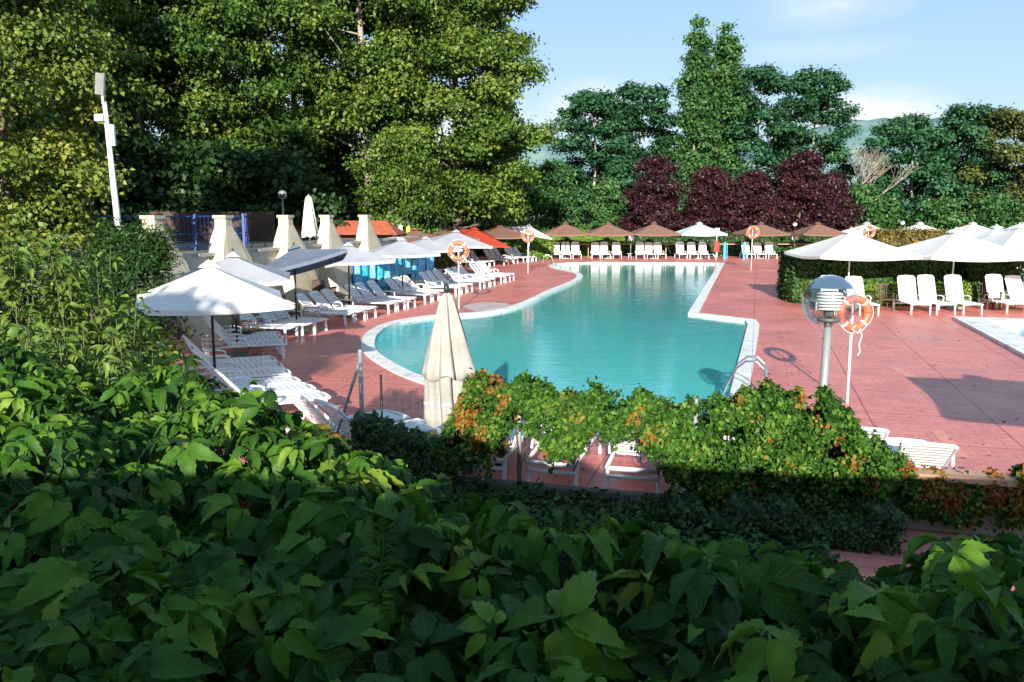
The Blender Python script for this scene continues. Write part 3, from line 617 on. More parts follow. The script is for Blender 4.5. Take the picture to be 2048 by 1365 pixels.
# dark slab for the doorway opening, and wall boxes
u = (364-1024)/FPX; s = (u*W0.y-W0.x)/(wd.x-u*wd.y)
dr = MB(); dr.box((s,.03,.95),(1.1,.06,1.9)); dr.build('dark_doorway', M['dark'], wall)  # near-black slab stands for the unlit doorway opening
for px,py in ((585,572),(706,557)):
    u = (px-1024)/FPX; s = (u*W0.y-W0.x)/(wd.x-u*wd.y); q = W0+wd*s+wn*.95; z = PD(px,py,q.y)[2]
    b = MB(); b.box((0,0,0),(.42,.3,.42),bev=.03); o = b.build('cabinet', M['darkwood']); o.location=(q.x,q.y,z); o.rotation_euler=(0,0,wa)
    l = MB(); l.box((0,0,-z/2-.1),(.07,.07,z-.22)); l.build('stand', M['blackmetal'], o)
    b = MB(); b.box((0,-.16,0),(.34,.02,.34)); b.build('front_panel', M['dark'], o)
    setp(o, 'small dark square cabinet on a stand at the wall, '+('behind the grey umbrella pole' if px<600 else 'behind the pale umbrella pole'),'cabinet','dark cabinets against the wall')
# terrace ground behind the wall
tg = MB(); a = W0-wn*.2-wd*22; b = W1-wn*.2; tg.add([(a.x,a.y,2.25),(b.x,b.y,2.25),(b.x-6,b.y+14,2.1),(-70,80,1.5),(-70,-10,2.25)],[(0,1,2,3,4)]); setp(tg.build('terrace_ground', M['soil']), kind='structure')
# side planes of terrace
tg = MB(); tg.add([(b.x,b.y,2.25),(b.x-6,b.y+14,2.1),(b.x-6,b.y+14,-.3),(b.x,b.y,-.3)],[(0,1,2,3)]); setp(tg.build('terrace_bank', M['concrete']), kind='structure')
# blue railing
rail = empty('blue_railing',(0,0,0),0,'blue metal railing on the terrace above the wall','railing')
ra = Vector(PD(178,470,30)); A = Vector((xat(178,27),27,2.27)); B = Vector((xat(492,30.5),30.5,2.27)); C = Vector((xat(500,36),36,2.27))
def railing(P,Q,first):
    d=(Q-P); L=d.length; n=max(1,int(round(L/2.0))); m=MB(); h=1.15
    for z in (.12,.55,h): m.tube([P+Vector((0,0,z)),Q+Vector((0,0,z))],.022,6)
    m.build('rail', M['bluemetal'], rail)
    m=MB(); nb=int(L/.14)
    for i in range(nb):
        p=P+d*(i/nb); m.tube([p+Vector((0,0,.12)),p+Vector((0,0,h))],.009,4)
    m.build('bars', M['bluemetal'], rail)
    for i in range(0 if first else 1,n+1):
        p=P+d*(i/n); m=MB(); m.box(p+Vector((0,0,.62)),(.09,.09,1.26)); m.build('post', M['bluemetal'], rail)
railing(A,B,True); railing(B,C,False)
bpn = MB(); bpn.box((xat(430,38),38,2.95),(5.5,.08,1.3)); o=bpn.build('board_fence', M['darkwood']); setp(o,'dark board fence in the shade behind the blue railing','fence')
# red roof kiosk
k0 = empty('kiosk',(xat(690,45),45.5,2.0),0,'low kiosk with red tiled roof behind the wall piers','kiosk')
MB().box((0,0,.0),(4.6,2.6,.9)).build('wall', M['darkwood'], k0)
m=MB(); m.add([(-3.2,-1.9,.45),(3.0,-1.9,.45),(3.0,1.9,.45),(-3.2,1.9,.45),(-2.4,0,1.15),(2.2,0,1.15)],[(0,1,5,4),(1,2,5),(2,3,4,5),(3,0,4),(3,2,1,0)]); m.build('roof', M['redroof'], k0)

# ------------------------------------------------------------------ mast & lamps
def PV(px,py,Y): return Vector(PD(px,py,Y))
b = PV(240,455,21); t1 = PV(209,205,21)
ms = empty('floodlight_mast',(b.x,b.y,2.25),0,'tall leaning white mast with floodlight at the top left','mast')
q = t1-Vector((b.x,b.y,2.25)); MB().tube([(0,0,0),q*.5,q],[.085,.07,.05],12).build('pole', M['whitemetal'], ms, True)
m=MB(); m.box(q+Vector((-.05,-.05,.42)),(.22,.12,.50),rotm(.15,.08,.5),bev=.04); m.box(q+Vector((-.02,-.02,.05)),(.06,.06,.2)); m.build('floodlight', M['greymetal'], ms)
m=MB(); m.box(q*.905+Vector((-.12,-.1,0)),(.2,.14,.16),bev=.02); m.build('camera_box', M['whitemetal'], ms)
m=MB(); m.box(q*.80+Vector((.13,-.08,0)),(.14,.12,.5),bev=.02); m.build('antenna', M['whitemetal'], ms)
def sphere(mb, c, r, n=20, m_=12, z0=-1.0, z1=1.0):
    pr=[]
    for i in range(m_+1):
        a=math.asin(z0)+(math.asin(z1)-math.asin(z0))*i/m_; pr.append((max(1e-4,r*math.cos(a)), r*math.sin(a)))
    return mb.lathe(pr,c,n)
def small_lamp(px,ptop,pbase,Y,z0,label,cap='blackmetal'):
    p=PV(px,ptop,Y); e=empty('lamp_post',(p.x,Y,z0),0,label,'lamp post'); hz_=p.z-z0
    MB().tube([(0,0,0),(0,0,hz_-.15)],[.045,.035],8).build('pole', M['blackmetal'], e, True)
    sphere(MB(),(0,0,hz_),.17,16,10).build('globe', M['whitemetal' if cap!='blackmetal' else 'globe'], e, True)
    sphere(MB(),(0,0,hz_),.178,16,6,.25,1).build('cap', M['greymetal'], e, True)
small_lamp(565,390,440,34,2.27,'dark lamp post with small globe behind the wall piers')
small_lamp(1590,449,517,68,0,'small white globe lamp between the two right brown umbrellas','w')
small_lamp(1805,446,517,70,0,'small globe lamp behind the far white umbrellas at the right','w')

# big globe lamp in front
LY = 9.85; gc = PV(1659,603,LY); rG=.308
gl = empty('globe_lamp',(gc.x-.02,LY,0),0,'large clear globe lamp on a grey post rising from the vine','street lamp')
MB().tube([(-.0,0,0),(0,0,1.2),(.02,0,gc.z-rG*.80)],[.052,.05,.044],16).build('pole', M['greymetal'], gl, True)
g=(.02,0,gc.z); m=MB(); m.lathe([(.045,-.32),(.05,-.25),(.12,-.235),(.135,-.20),(.10,-.19),(.04,-.19)],g,24); m.build('collar', M['greymetal'], gl, True)
sphere(MB(),g,rG,40,24,-.86,1).build('globe', M['globe'], gl, True)
sphere(MB(),g,rG*.955,40,10,.55,1).build('reflector_cap', M['chrome'], gl, True)
m=MB()
for i in range(6):
    z=-.075+i*.036; m.lathe([(.075,z+.012),(.155,z-.012),(.153,z-.016),(.073,z+.008)],g,28)
m.build('louvres', M['whitemetal'], gl, True)
m=MB(); m.lathe([(.001,-.16),(.06,-.17),(.06,.08),(.001,.09)],g,20); m.build('lamp_holder', M['greymetal'], gl, True)

# ------------------------------------------------------------------ life buoys
def buoy(px, py, pbase, label_p, label_b, face=0.0, rr=.36, scale=1.0, hide=False):
    gp = G(px, pbase); Y = gp[1]; c = PV(px, py, Y)
    p = empty('buoy_pole',(gp[0],Y,0),0,label_p,'pole','poles carrying life buoys')
    MB().tube([(0,0,0),(0,0,c.z+.05)],[.028,.022],10).build('post', M['rope'], p, True)
    MB().tube([(0,-.02,c.z+.02),(0,-.10,c.z-.0),(0,-.12,c.z+.08)],.012,6).build('hook', M['greymetal'], p, True)
    b = empty('life_buoy',(gp[0]+.0,Y-.09,c.z-.18),face,label_b,'life buoy','orange life buoys on poles'); 
    R0, r0 = rr*scale*.80, rr*scale*.21
    def torus(a0,a1,r,n=10,seg=14):
        m=MB(); pts=[(R0*math.cos(a0+(a1-a0)*i/seg),0,R0*math.sin(a0+(a1-a0)*i/seg)) for i in range(seg+1)]; m.tube(pts,r,n); return m
    rg=torus(0,2*PI,r0,12,40).build('ring', M['orange'], b, True)
    for k in range(4): torus(PI/4+k*PI/2-.08,PI/4+k*PI/2+.08,r0*1.04,12,4).build('band', M['rope'], rg, True)
    m=MB()
    for k in range(4):
        a0=PI/4+k*PI/2; pts=[((R0+r0*(1.1+.35*math.sin(PI*i/8)))*math.cos(a0+PI/2*i/8),-.02,(R0+r0*(1.1+.35*math.sin(PI*i/8)))*math.sin(a0+PI/2*i/8)) for i in range(9)]; m.tube(pts,.006,5)
    if scale>1: pts=[(.10,-.05,-R0),(.14,-.06,-R0-.15),(.10,-.05,-R0-.3),(.13,-.04,-R0-.45),(.09,-.03,-R0-.52)]; m.tube(pts,.012,5); m.tube([(0,-.06,-R0+.05),(-.08,-.08,-R0-.02),(.05,-.07,-R0-.1),(.1,-.05,-R0)],.012,5)
    m.build('rope', M['rope'], b, True)
    return b
buoy(1694,606,808,'rope wrapped pole right of the large globe lamp','large orange life buoy beside the globe lamp',R(10),.325,1.02)
buoy(918,492,618,'tall thin pole at the left pool edge behind the closed umbrella','orange life buoy in front of the blue tarp panels',R(-8),.37)
buoy(1056,466,548,'thin pole near the left far corner of the pool','orange life buoy beside the small white umbrella',R(-4),.36)
buoy(1502,459,541,'thin pole near the right far corner of the pool','orange life buoy in front of a brown umbrella',R(5),.38)
buoy(1731,457,560,'thin pole behind the near white umbrella','pale orange life buoy just above the near white umbrella',R(8),.33)

# ------------------------------------------------------------------ umbrellas
def umbrella(name, label, group, x, y, apex, edge, half, n, mat, rz=0, tilt=(0,0), pole='blackmetal', vent=True, sag=.17, z0=0):
    e = empty(name,(x,y,z0),rz,label,'umbrella',group); K=6; S=6; vs=[]; fs=[]
    Tm = Matrix.Rotation(tilt[0],3,'X')@Matrix.Rotation(tilt[1],3,'Y'); ac=Vector((0,0,apex))
    def pt(k,j,s):    # rib k, fraction along panel s, ring j
        a0=2*PI*(k+.5)/n; a1=2*PI*(k+1.5)/n; r=half*j/K*(1/math.cos(PI/n) if n==4 else 1.03)
        p=Vector((math.cos(a0),math.sin(a0),0)).lerp(Vector((math.cos(a1),math.sin(a1),0)),s)*r
        f=j/K; z=apex-(apex-edge)*(f**.92) - sag*math.sin(PI*s)*f*.55*(half/2)
        p=p*(1-.035*math.sin(PI*s)*f); return ac+Tm@(Vector((p.x,p.y,z))-ac)
    for k in range(n):
        b0=len(vs)
        for j in range(K+1):
            for s in range(S+1): vs.append(pt(k,j,s/S))
        for s in range(S+1):
            q=pt(k,K,s/S)-ac; vs.append(ac+q*1.0+Tm@Vector((0,0,-.10)))
        for j in range(K+1):
            for s in range(S): i=b0+j*(S+1)+s; fs.append((i,i+S+1,i+S+2,i+1))
    m=MB(); m.add(vs,fs); cano=m.build('canopy', mat, e, False)
    if vent:
        m=MB(); vs=[ac+Tm@Vector((0,0,.12))]; 
        for k in range(n): a=2*PI*(k+.5)/n; vs.append(ac+Tm@Vector((math.cos(a)*half*.2,math.sin(a)*half*.2,-.03)))
        m.add(vs,[(0,1+k,1+(k+1)%n) for k in range(n)]); m.build('vent', mat, cano)
    plo=MB().tube([(0,0,0),(0,0,apex+.1)],.028,10).build('pole', M[pole], e, True)
    MB().lathe([(.001,apex+.1+.08),(.03,apex+.1+.05),(.03,apex+.1)],(0,0,0),10).build('finial', M[pole], plo, True)
    for k in range(n):
        MB().tube([pt(k,0,0)-Vector((0,0,.03)), pt(k,3,0)-Vector((0,0,.03)), pt(k,K,0)-Vector((0,0,.02))],.011,5).build('rib', M[pole], e, True)
    m=MB(); m.box((0,0,.04),(.62,.62,.08),bev=.05); m.lathe([(.045,.08),(.045,.3)],(0,0,0),10); m.build('base', M['greymetal'], e)
    return e
GL='umbrellas along the left lounger row'
U=[('big white umbrella nearest at the left edge, brightly lit',420,16.5,2.52,1.86,1.42,'canvas_w',R(20),(0,0)),
   ('pale grey umbrella half hidden behind the nearest white umbrella',468,20.8,2.50,1.97,1.35,'canvas_p',R(15),(0,0)),
   ('dark grey blue umbrella tilted to show its brown underside',590,25.3,2.50,1.98,1.36,'canvas_g',R(15),(R(-8),R(-14))),
   ('pale grey umbrella in front of the last wall piers',698,29.3,2.45,1.98,1.38,'canvas_p',R(17),(0,0)),
   ('pale umbrella in front of the blue tarp panels',805,34.3,2.48,1.97,1.38,'canvas_p',R(12),(0,0)),
   ('pale umbrella just behind the one by the tarp panels',852,38.5,2.42,1.97,1.38,'canvas_p',R(18),(0,0)),
   ('pale grey umbrella left of the red canopy',913,44.5,2.60,1.98,1.65,'canvas_p',R(14),(0,R(4)))]
for lab,px,Y,ap,ed,hf_,mt,rz,ti in U:
    umbrella('umbrella',lab,GL,xat(px,Y),Y,ap,ed,hf_,4,M[mt],rz,ti)
umbrella('umbrella','red canopy umbrella among the brown ones at the far left',None,xat(950,56),56,2.55,1.95,1.9,4,M['canvas_r'],R(20),(R(10),R(6)))
for i,(px,Y,lab) in enumerate([(830,48,'brown umbrella behind the small closed umbrellas'),(885,54,'brown umbrella left of the red canopy'),(1000,60,'brown umbrella right of the red canopy')]):
    umbrella('umbrella',lab,'brown umbrellas at the far left',xat(px,Y),Y,2.65,2.0,2.0,4,M['canvas_b'],R(15))
umbrella('umbrella','small white tilted umbrella at the far left corner',None,xat(1058,63),63,2.65,2.15,1.35,4,M['canvas_w'],R(30),(R(6),R(12)),'whitemetal')
FAR='umbrellas in the far row beyond the pool'
fl=[(1130,'canvas_b','leftmost brown umbrella of the far row'),(1215,'canvas_b','second brown umbrella from the left in the far row'),(1305,'canvas_b','brown umbrella just left of the light blue one'),(1395,'canvas_bl','light blue umbrella in the far row'),(1517,'canvas_b','brown umbrella right of the light blue one, behind the life buoy'),(1630,'canvas_b','rightmost brown umbrella of the far row'),(1727,'canvas_w','leftmost white umbrella of the far row'),(1832,'canvas_w','second white umbrella from the left in the far row'),(1937,'canvas_w','third white umbrella from the left in the far row'),(2040,'canvas_w','rightmost white umbrella of the far row')]
protos={}
for px,mt,lab in fl:
    x=xat(px,67.5)
    if mt in protos:
        o=copy_tree(protos[mt]); o.location=(x,67.5,0)
    else:
        o=umbrella('umbrella',lab,FAR,x,67.5,2.78,1.98,1.78,4,M[mt],R(45+random.uniform(-3,3)) if False else R(2),(0,0),'blackmetal'); protos[mt]=o
    o['label']=lab; o['group']=FAR
GRR='white umbrellas over the right loungers'
for px,Y,ap,hf_,rz,lab in [(1697,32.2,2.85,1.85,2,'near white umbrella at the left of the right group, above the globe lamp'),(1905,31.8,2.85,1.95,3,'near white umbrella in the middle of the right group'),(2030,33.6,3.0,2.1,1,'near white umbrella at the right edge of the picture'),(2010,38.5,2.75,2.0,8,'shaded pale umbrella behind the right edge ones'),(1985,46,2.8,1.9,3,'white umbrella far behind the right group, left of the last two'),(2040,42,2.8,1.9,2,'white umbrella farther back at the right edge over the pale one'),(2120,31.0,2.9,2.0,2,'white umbrella beyond the right edge of the picture')]:
    umbrella('umbrella',lab,GRR,xat(px,Y),Y,ap,2.02,hf_,4,M['canvas_w'] if Y!=38.5 else M['canvas_p'],R(rz),(0,0),'whitemetal')  # rear umbrella's shade comes from the greyer cloth colour
umbrella('umbrella','white umbrella beyond the right edge that shades the deck',GRR,9.2,8.95,2.7,2.05,1.85,4,M['canvas_w'],R(-16),(0,0),'whitemetal')

# closed umbrellas
def closed_umb(name,label,group,x,y,top,skirt,bottom,r1,r2,mat,seed,z0=0,two=True,folds=7,pole='greymetal'):
    e=empty(name,(x,y,z0),0,label,'umbrella',group); rn=random.Random(seed); ph=rn.uniform(0,6)
    def fn(a,z): return 1+.22*math.cos(folds*a+ph+z*.8)+.10*math.cos((folds*2+1)*a+z*3)+.05*math.sin(3*a+ph)
    H1=top-skirt; pr=[(.03,top),(.075,top-.05),(.10,top-.13)]
    for i in range(1,11): f=i/10; pr.append((.10+(r1-.10)*f**.95, top-.13-(H1-.13)*f+.04*math.sin(6*f)*0))
    pr+= [(r1*.93,skirt-.01)]
    m=MB(); m.lathe(pr,(0,0,0),72,fn)
    # uneven hem
    m.v=[(a,b,c+(.045*math.sin(5*math.atan2(b,a)+seed) if c<skirt+.02 else 0)) for a,b,c in m.v]
    m.build('canopy', mat, e, True)
    if two:
        m=MB(); pr=[(r1*.72,skirt+.12)]
        for i in range(1,8): f=i/7; pr.append((r1*.78+(r2-r1*.78)*f, skirt+.12-(skirt+.12-bottom)*f))
        m.lathe(pr,(-.03,0,0),72,fn); m.v=[(a,b,c+(.06*math.sin(4*math.atan2(b,a)+1) if c<bottom+.02 else 0)) for a,b,c in m.v]; m.build('hanging_skirt', mat, e, True)
        m=MB(); m.lathe([(r2*1.0,bottom+.30),(r2*1.0,bottom+.25)],(-.03,0,0),72,lambda a,z:fn(a,z)*1.02); m.build('strap', M['canvas_p'], e, True)
    MB().tube([(0,0,0),(0,0,top+.06)],.030,12).build('pole', M[pole], e, True)
    if two:
        m=MB(); m.box((0,0,.05),(.85,.85,.10),bev=.06); m.lathe([(.06,.1),(.06,.35)],(0,0,0),12); m.build('base', M['greymetal'], e)
        m=MB(); m.lathe([(.001,top+.13),(.035,top+.10),(.04,top+.05),(.03,top)],(0,0,0),12); m.build('finial', M['blackmetal'], e, True)
    return e
cu=PV(893,586,11.6)
closed_umb('closed_umbrella','large closed cream umbrella standing before the pool near the fence',None,cu.x,11.6,cu.z,1.30,.66,.335,.27,M['canvas_c'],3,0,True,6,'blackmetal')
cu=PV(617,392,33); closed_umb('closed_umbrella','tall closed white umbrella on the terrace behind the wall',None,cu.x,33,cu.z-2.25,.40,.25,.27,.2,M['canvas_w'],5,2.25,False,6)
for px,pt_,Y,mt,lab in [(756,452,46,'yellow','small closed umbrella with yellow top, nearest the wall pier'),(801,450,47,'canvas_bl','small closed pale blue umbrella behind the left row'),(817,452,48,'yellow','small closed yellow umbrella beside the pale blue one')]:
    cu=PV(px,pt_,Y); closed_umb('closed_umbrella',lab,'small closed umbrellas behind the left row',cu.x,Y,cu.z,1.4,1.2,.20,.15,M[mt],px,0,False,5)

# ------------------------------------------------------------------ loungers
def make_lounger(label, group, back=48, name='sun_lounger'):
    e=empty(name,(0,0,0),0,label,'sun lounger',group); mt=M['plastic']
    # local: foot end at x=0, head towards -x, width along y
    W=.70; zs=.36; Ls=1.28; Lb=.76
    m=MB()
    n=11
    for i in range(n):
        x=-.03-(Ls-.06)*(i+.5)/n; m.box((x,0,zs+.012*math.sin(i*.5)),( (Ls-.06)/n*.86,W-.10,.025),bev=.01)
    for y in (-.2,0,.2): m.box((-Ls/2,y,zs-.012),(Ls-.06,.03,.03))
    m.build('seat', mt, e)
    m=MB()
    for s in (-1,1):
        m.tube([(0.0,s*(W/2-.10),zs-.01),(0.02,s*(W/2-.04),zs),(-.04,s*(W/2-.02),zs+.005),(-Ls,s*(W/2-.02),zs+.005),(-Ls-.62,s*(W/2-.03),zs-.02)],.024,6)
    m.tube([(.015,-(W/2-.06),zs),(.03,0,zs+.01),(.015,W/2-.06,zs)],.026,6); m.box((-Ls-.62,0,zs-.02),(.04,W-.06,.055)); m.box((-Ls-.60,0,zs-.13),(.03,W-.06,.045))
    m.build('frame', mt, e, True)
    Lb=.94 if back>60 else Lb
    a=R(back); o=Vector((-Ls,0,zs+.02)); dx=Vector((-math.cos(a),0,math.sin(a))); rm=rotm(0,a,0)
    m=MB(); nb=8
    for i in range(nb):
        c=o+dx*(Lb*(i+.5)/nb); m.box(c,(Lb/nb*(.90 if back>60 else .76),W-.14,.024),rm,bev=.01)
    for s in (-1,1): m.tube([o+Vector((0,s*(W/2-.055),0)),o+dx*(Lb*.94)+Vector((0,s*(W/2-.055),0)),o+dx*Lb+Vector((0,s*(W/2-.10),0))],.024,6)
    m.tube([o+dx*Lb+Vector((0,-(W/2-.10),0)),o+dx*(Lb+.02),o+dx*Lb+Vector((0,W/2-.10,0))],.026,6)
    m.build('backrest', mt, e)
    for s in (-1,1):
        for x,sp_ in ((-.10,.05),(-1.78,-.03)):
            m=MB(); m.box((x+sp_*.5,s*(W/2-.03),zs/2-.005),(.075,.045,zs-.01),rotm(0,-sp_*1.2,0),bev=.01); m.build('leg', mt, e)
    for s in (-1,1):
        m=MB(); m.tube([(-.92,s*(W/2-.0),zs),(-.95,s*(W/2+.03),zs+.17),(-1.08,s*(W/2+.03),zs+.21),(-1.38,s*(W/2+.02),zs+.20),(-1.50,s*(W/2-.0),zs+.05)],[.018,.02,.024,.022,.018],6); m.build('armrest', mt, e, True)
    return e
L48=None
protoL={}
def lounger(x,y,heading,label,group,back=48):
    if back not in protoL:
        o=make_lounger(label,group,back); protoL[back]=o
    else: o=copy_tree(protoL[back])
    o.location=(x,y,0); o.rotation_euler=(0,0,heading); o['label']=label; o['group']=group; return o
NM={3:['nearest','middle','farthest'],2:['nearer','farther'],4:['nearest','second','third','farthest']}
rj=random.Random(12)
def trio(foot, rowang, desc, n=3, sp_=.84, back=48, group='sun loungers along the left side', hd=None, names=None):
    a=R(rowang); d=Vector((math.sin(a),math.cos(a)))
    for i in range(n):
        h=(-a+(hd or 0)) + R(rj.uniform(-2.5,2.5)); off=(.35+sp_*i)
        lounger(foot[0]+d.x*off+rj.uniform(-.03,.03), foot[1]+d.y*off, h, (names or NM[n])[i]+' white lounger of the '+('trio' if n==3 else 'pair' if n==2 else 'four')+' '+desc, group, back)
def gx(px,py): g=G(px,py); return (g[0],g[1])
trio(gx(573,719),-20,'under the nearest white umbrella, feet toward the pool')
trio(gx(581,785),-25,'in front of the nearest umbrella pole')
trio(gx(664,838),-32,'half hidden by the creeper edge at the left')
trio((-1.0,12.3),-44,'close behind the bare fence post',2)
B0=Vector((-6.2,23.3)); st=Vector((.95,3.3))
ds=['between the pale and the dark grey umbrellas','between the dark grey umbrella and the cabinets','at the last wall pier','in front of the blue tarp panels','behind the left life buoy pole','just past the left life buoy','by the deck shadow of the buoy pole','nearest the narrow end of the pool']
for k in range(8):
    if k==7: continue
    p=B0+st*k; trio((p.x,p.y),16,ds[k] if k<6 else ds[7],3,.84,46 if k%2 else 50)
for (f,dsc) in (((-2.1,55.6),'under the brown umbrella left of the red canopy'),((-.5,58.8),'behind the far left buoy'),((.9,61.9),'beside the small white umbrella')):
    trio(f,24,dsc,3,.84,56)
# second row behind, near the tarp (greyer in shade)
for k,(f,dsc) in enumerate([((-5.6,33.6),'in the back row beside the blue tarp'),((-4.4,38.3),'in the back row behind the life buoy'),((-3.3,43.0),'in the back row under the pale grey umbrella')]):
    trio(f,16,dsc,3,.84,40)
def frow(cx,py,n,desc,names,group,back=64,sp_=.82,Y=None,wfix=0):
    g=G(cx,py)
    for i in range(n):
        lounger(g[0]+(i-(n-1)/2)*sp_+rj.uniform(-.03,.03), g[1]+rj.uniform(-.05,.05), -PI/2+R(rj.uniform(-6,6)), names[i]+' white lounger of the '+desc, group, back+rj.choice([-4,0,0,3]))
FG='sun loungers of the far row facing the pool'
for cx,dsc in [(1133,'trio under the leftmost far brown umbrella'),(1213,'trio under the second far brown umbrella'),(1303,'trio left of the light blue umbrella'),(1388,'trio under the light blue umbrella'),(1524,'trio right of the far life buoy pole')]:
    frow(cx,518.5,3,dsc,['left','middle','right'],FG,68,.84)
RG='sun loungers under the right white umbrellas'
frow(1712,631,2,'pair behind the large globe lamp',['left','right'],RG,66,.90)
frow(1893,630,3,'trio under the middle right umbrella',['left','middle','right'],RG,66,.92)
frow(2058,628,2,'pair cut by the right picture edge',['left','right'],RG,66,.92)
# near row behind the fence: heads to the camera
NG='sun loungers just behind the vine fence'
fd=Vector((math.cos(R(16)),-math.sin(R(16)))); fh=R(74)
for i,(px,lab) in enumerate([(955,'white lounger behind the fence left of the fence post'),(1103,'white lounger behind the fence just right of the post, sunlit back'),(1272,'white lounger under the vine, right of the gap'),(1430,'white lounger hidden behind the thick vine'),(1745,'white lounger with only its sunlit back corner above the vine'),(1885,'white lounger behind the low brown wall at the right')]):
    Yh=10.62-.276*((px-1038)/185.0) if px<1600 else (10.5 if px<1800 else 9.75)
    X=xat(px,Yh); hx,hy=math.cos(fh),math.sin(fh); b_=36 if px<1600 else 34
    lounger(X+hx*1.9,Yh+hy*1.9,fh,lab,NG,b_)
# side tables and dark chairs between the trios
def side_table(x,y,label):
    e=empty('side_table',(x,y,0),0,label,'table','small white side tables')
    MB().lathe([(.001,.42),(.22,.42),(.23,.405),(.22,.39),(.001,.39)],(0,0,0),20).build('table_top', M['plastic'], e, True)
    for k in range(3):
        a=k*2*PI/3; MB().tube([(.05*math.cos(a),.05*math.sin(a),.39),(.17*math.cos(a),.17*math.sin(a),0)],.016,6).build('leg', M['plastic'], e, True)
def dark_chair(x,y,rz,label,proto=[None]):
    if proto[0] is None:
        e=empty('armchair',(0,0,0),0,label,'chair','dark armchairs in the gaps of the row'); mt=M['darkwood']
        MB().box((0,0,.42),(.50,.50,.05),bev=.02).build('seat', mt, e)
        m=MB()
        for i in range(6): m.box((-.26,-.2+.08*i,.68),(.02,.03,.46))
        m.box((-.26,0,.93),(.035,.52,.06)); m.build('backrest', mt, e)
        for sx in (-1,1):
            for sy in (-1,1): MB().box((sx*.23,sy*.24,.21 if sx<0 else .32),(.04,.04,.42 if sx<0 else .64)).build('leg', mt, e)
        for sy in (-1,1): MB().box((0,sy*.26,.65),(.50,.05,.03)).build('armrest', mt, e)
        proto[0]=e
    else: e=copy_tree(proto[0])
    e.location=(x,y,0); e.rotation_euler=(0,0,rz); e['label']=label
for k in range(4):
    p=B0+st*(k+.86); hd=Vector((math.cos(R(-16)),math.sin(R(-16))))
    q=p-hd*1.6; dark_chair(q.x-.1,q.y,R(-16),'dark armchair in the lounger row '+['between the dark grey umbrella pole and the wall','before the last wall pier','beside the blue tarp edge','behind the pale tarp side umbrella'][k])
p=B0-Vector((0.9,.9)); dark_chair(p.x,p.y,R(-10),'dark armchair under the nearest white umbrella')
q=G(505,668); side_table(q[0],q[1],'small white side table under the nearest white umbrella')
q=G(1470,516); side_table(xat(1258,67.3),67.3,'small white side table between the far trios')
for px,Y,lab in [(1770,31.0,'between the globe lamp loungers and the middle trio'),(1985,31.4,'right of the middle trio, under the umbrella edge')]:
    x=xat(px,Y); dark_chair(x,Y,R(-90),'dark armchair '+lab)
# blue tarps
GTp='blue printed tarp panels behind the left row'
for i,(pa_,pb_,Ya,Yb,lab) in enumerate([(752,800,33.0,35.2,'blue printed tarp panel at the wall end'),(806,852,36.4,39.5,'blue printed tarp panel in the middle'),(856,884,39.8,42.6,'blue printed tarp panel nearest the life buoy')]):
    A=Vector((xat(pa_,Ya)-.9,Ya,0)); B=Vector((xat(pb_,Yb)-.4,Yb,0)); d=B-A; e=empty('tarp_panel',A,math.atan2(d.y,d.x),lab,'tarp',GTp); L=d.length
    m=MB(); n=24; vs=[(L*k/n,.06*math.sin(k*1.3),z) for z in (.35,1.2,1.98) for k in range(n+1)]; m.add(vs,[(r*(n+1)+k,r*(n+1)+k+1,(r+1)*(n+1)+k+1,(r+1)*(n+1)+k) for r in range(2) for k in range(n)]); m.build('sheet', M['tarp'], e, True)
    for k in (0,L): m=MB(); m.tube([(k,0,0),(k,0,2.05)],.03,8); m.build('post', M['bluemetal'], e, True)
# far details: sign boards, flag, turquoise posts, rail
for px,py,lab in [(1262,477,'white sign board between the far brown umbrellas'),(1590,475,'white sign board below the far globe lamp')]:
    c=PV(px,py,68.3); e=empty('sign',(c.x,68.3,0),0,lab,'sign'); MB().box((0,0,c.z),(.46,.04,.34)).build('board', M['plastic'], e); MB().tube([(0,.03,0),(0,.03,c.z)],.03,8).build('post', M['greymetal'], e, True)
c=PV(1433,490,66); e=empty('lifeguard_post',(c.x,66,0),0,'white box on a pole with a red cloth by the far corner','pole')
MB().tube([(0,0,0),(0,0,2.2)],.035,8).build('pole', M['whitemetal'], e, True); MB().box((0,0,2.25),(.36,.3,.36),bev=.03).build('box', M['whitemetal'], e)
m=MB(); m.lathe([(.05,1.45),(.14,1.4),(.2,1.1),(.24,.7),(.2,.62)],(0,0,0),16,lambda a,z:1+.15*math.cos(5*a)); m.build('cloth', M['redcloth'], e, True)
ga=empty('gate',(xat(1467,67),67,0),0,'open turquoise gate posts between the far umbrellas','gate')
for px in (1447,1486):
    m=MB(); x=xat(px,67)-xat(1467,67); m.box((x,0,.65),(.16,.12,1.3)); m.box((x+.2,0,.65),(.05,.05,1.2)); m.build('post', M['cyanmetal'], ga)
rl=empty('wooden_rail',(0,69.4,0),0,'thin brown rail fence behind the far loungers','fence'); m=MB(); m.box((17,0,1.08),(31,.05,.06)); m.build('rail', M['brownwall'], rl)
m=MB(); [m.box((2+2.1*k,0,.54),(.06,.06,1.08)) for k in range(15)]; m.build('uprights', M['brownwall'], rl)
c=G(1590,601); pl=empty('planter',(c[0],c[1],0),R(5),'square white planter box at the left end of the hedge','planter'); MB().box((0,0,.26),(.55,.5,.5),bev=.03).build('box', M['coping'], pl)
MB().box((0,0,.515),(.46,.42,.02)).build('soil', M['soil'], pl)
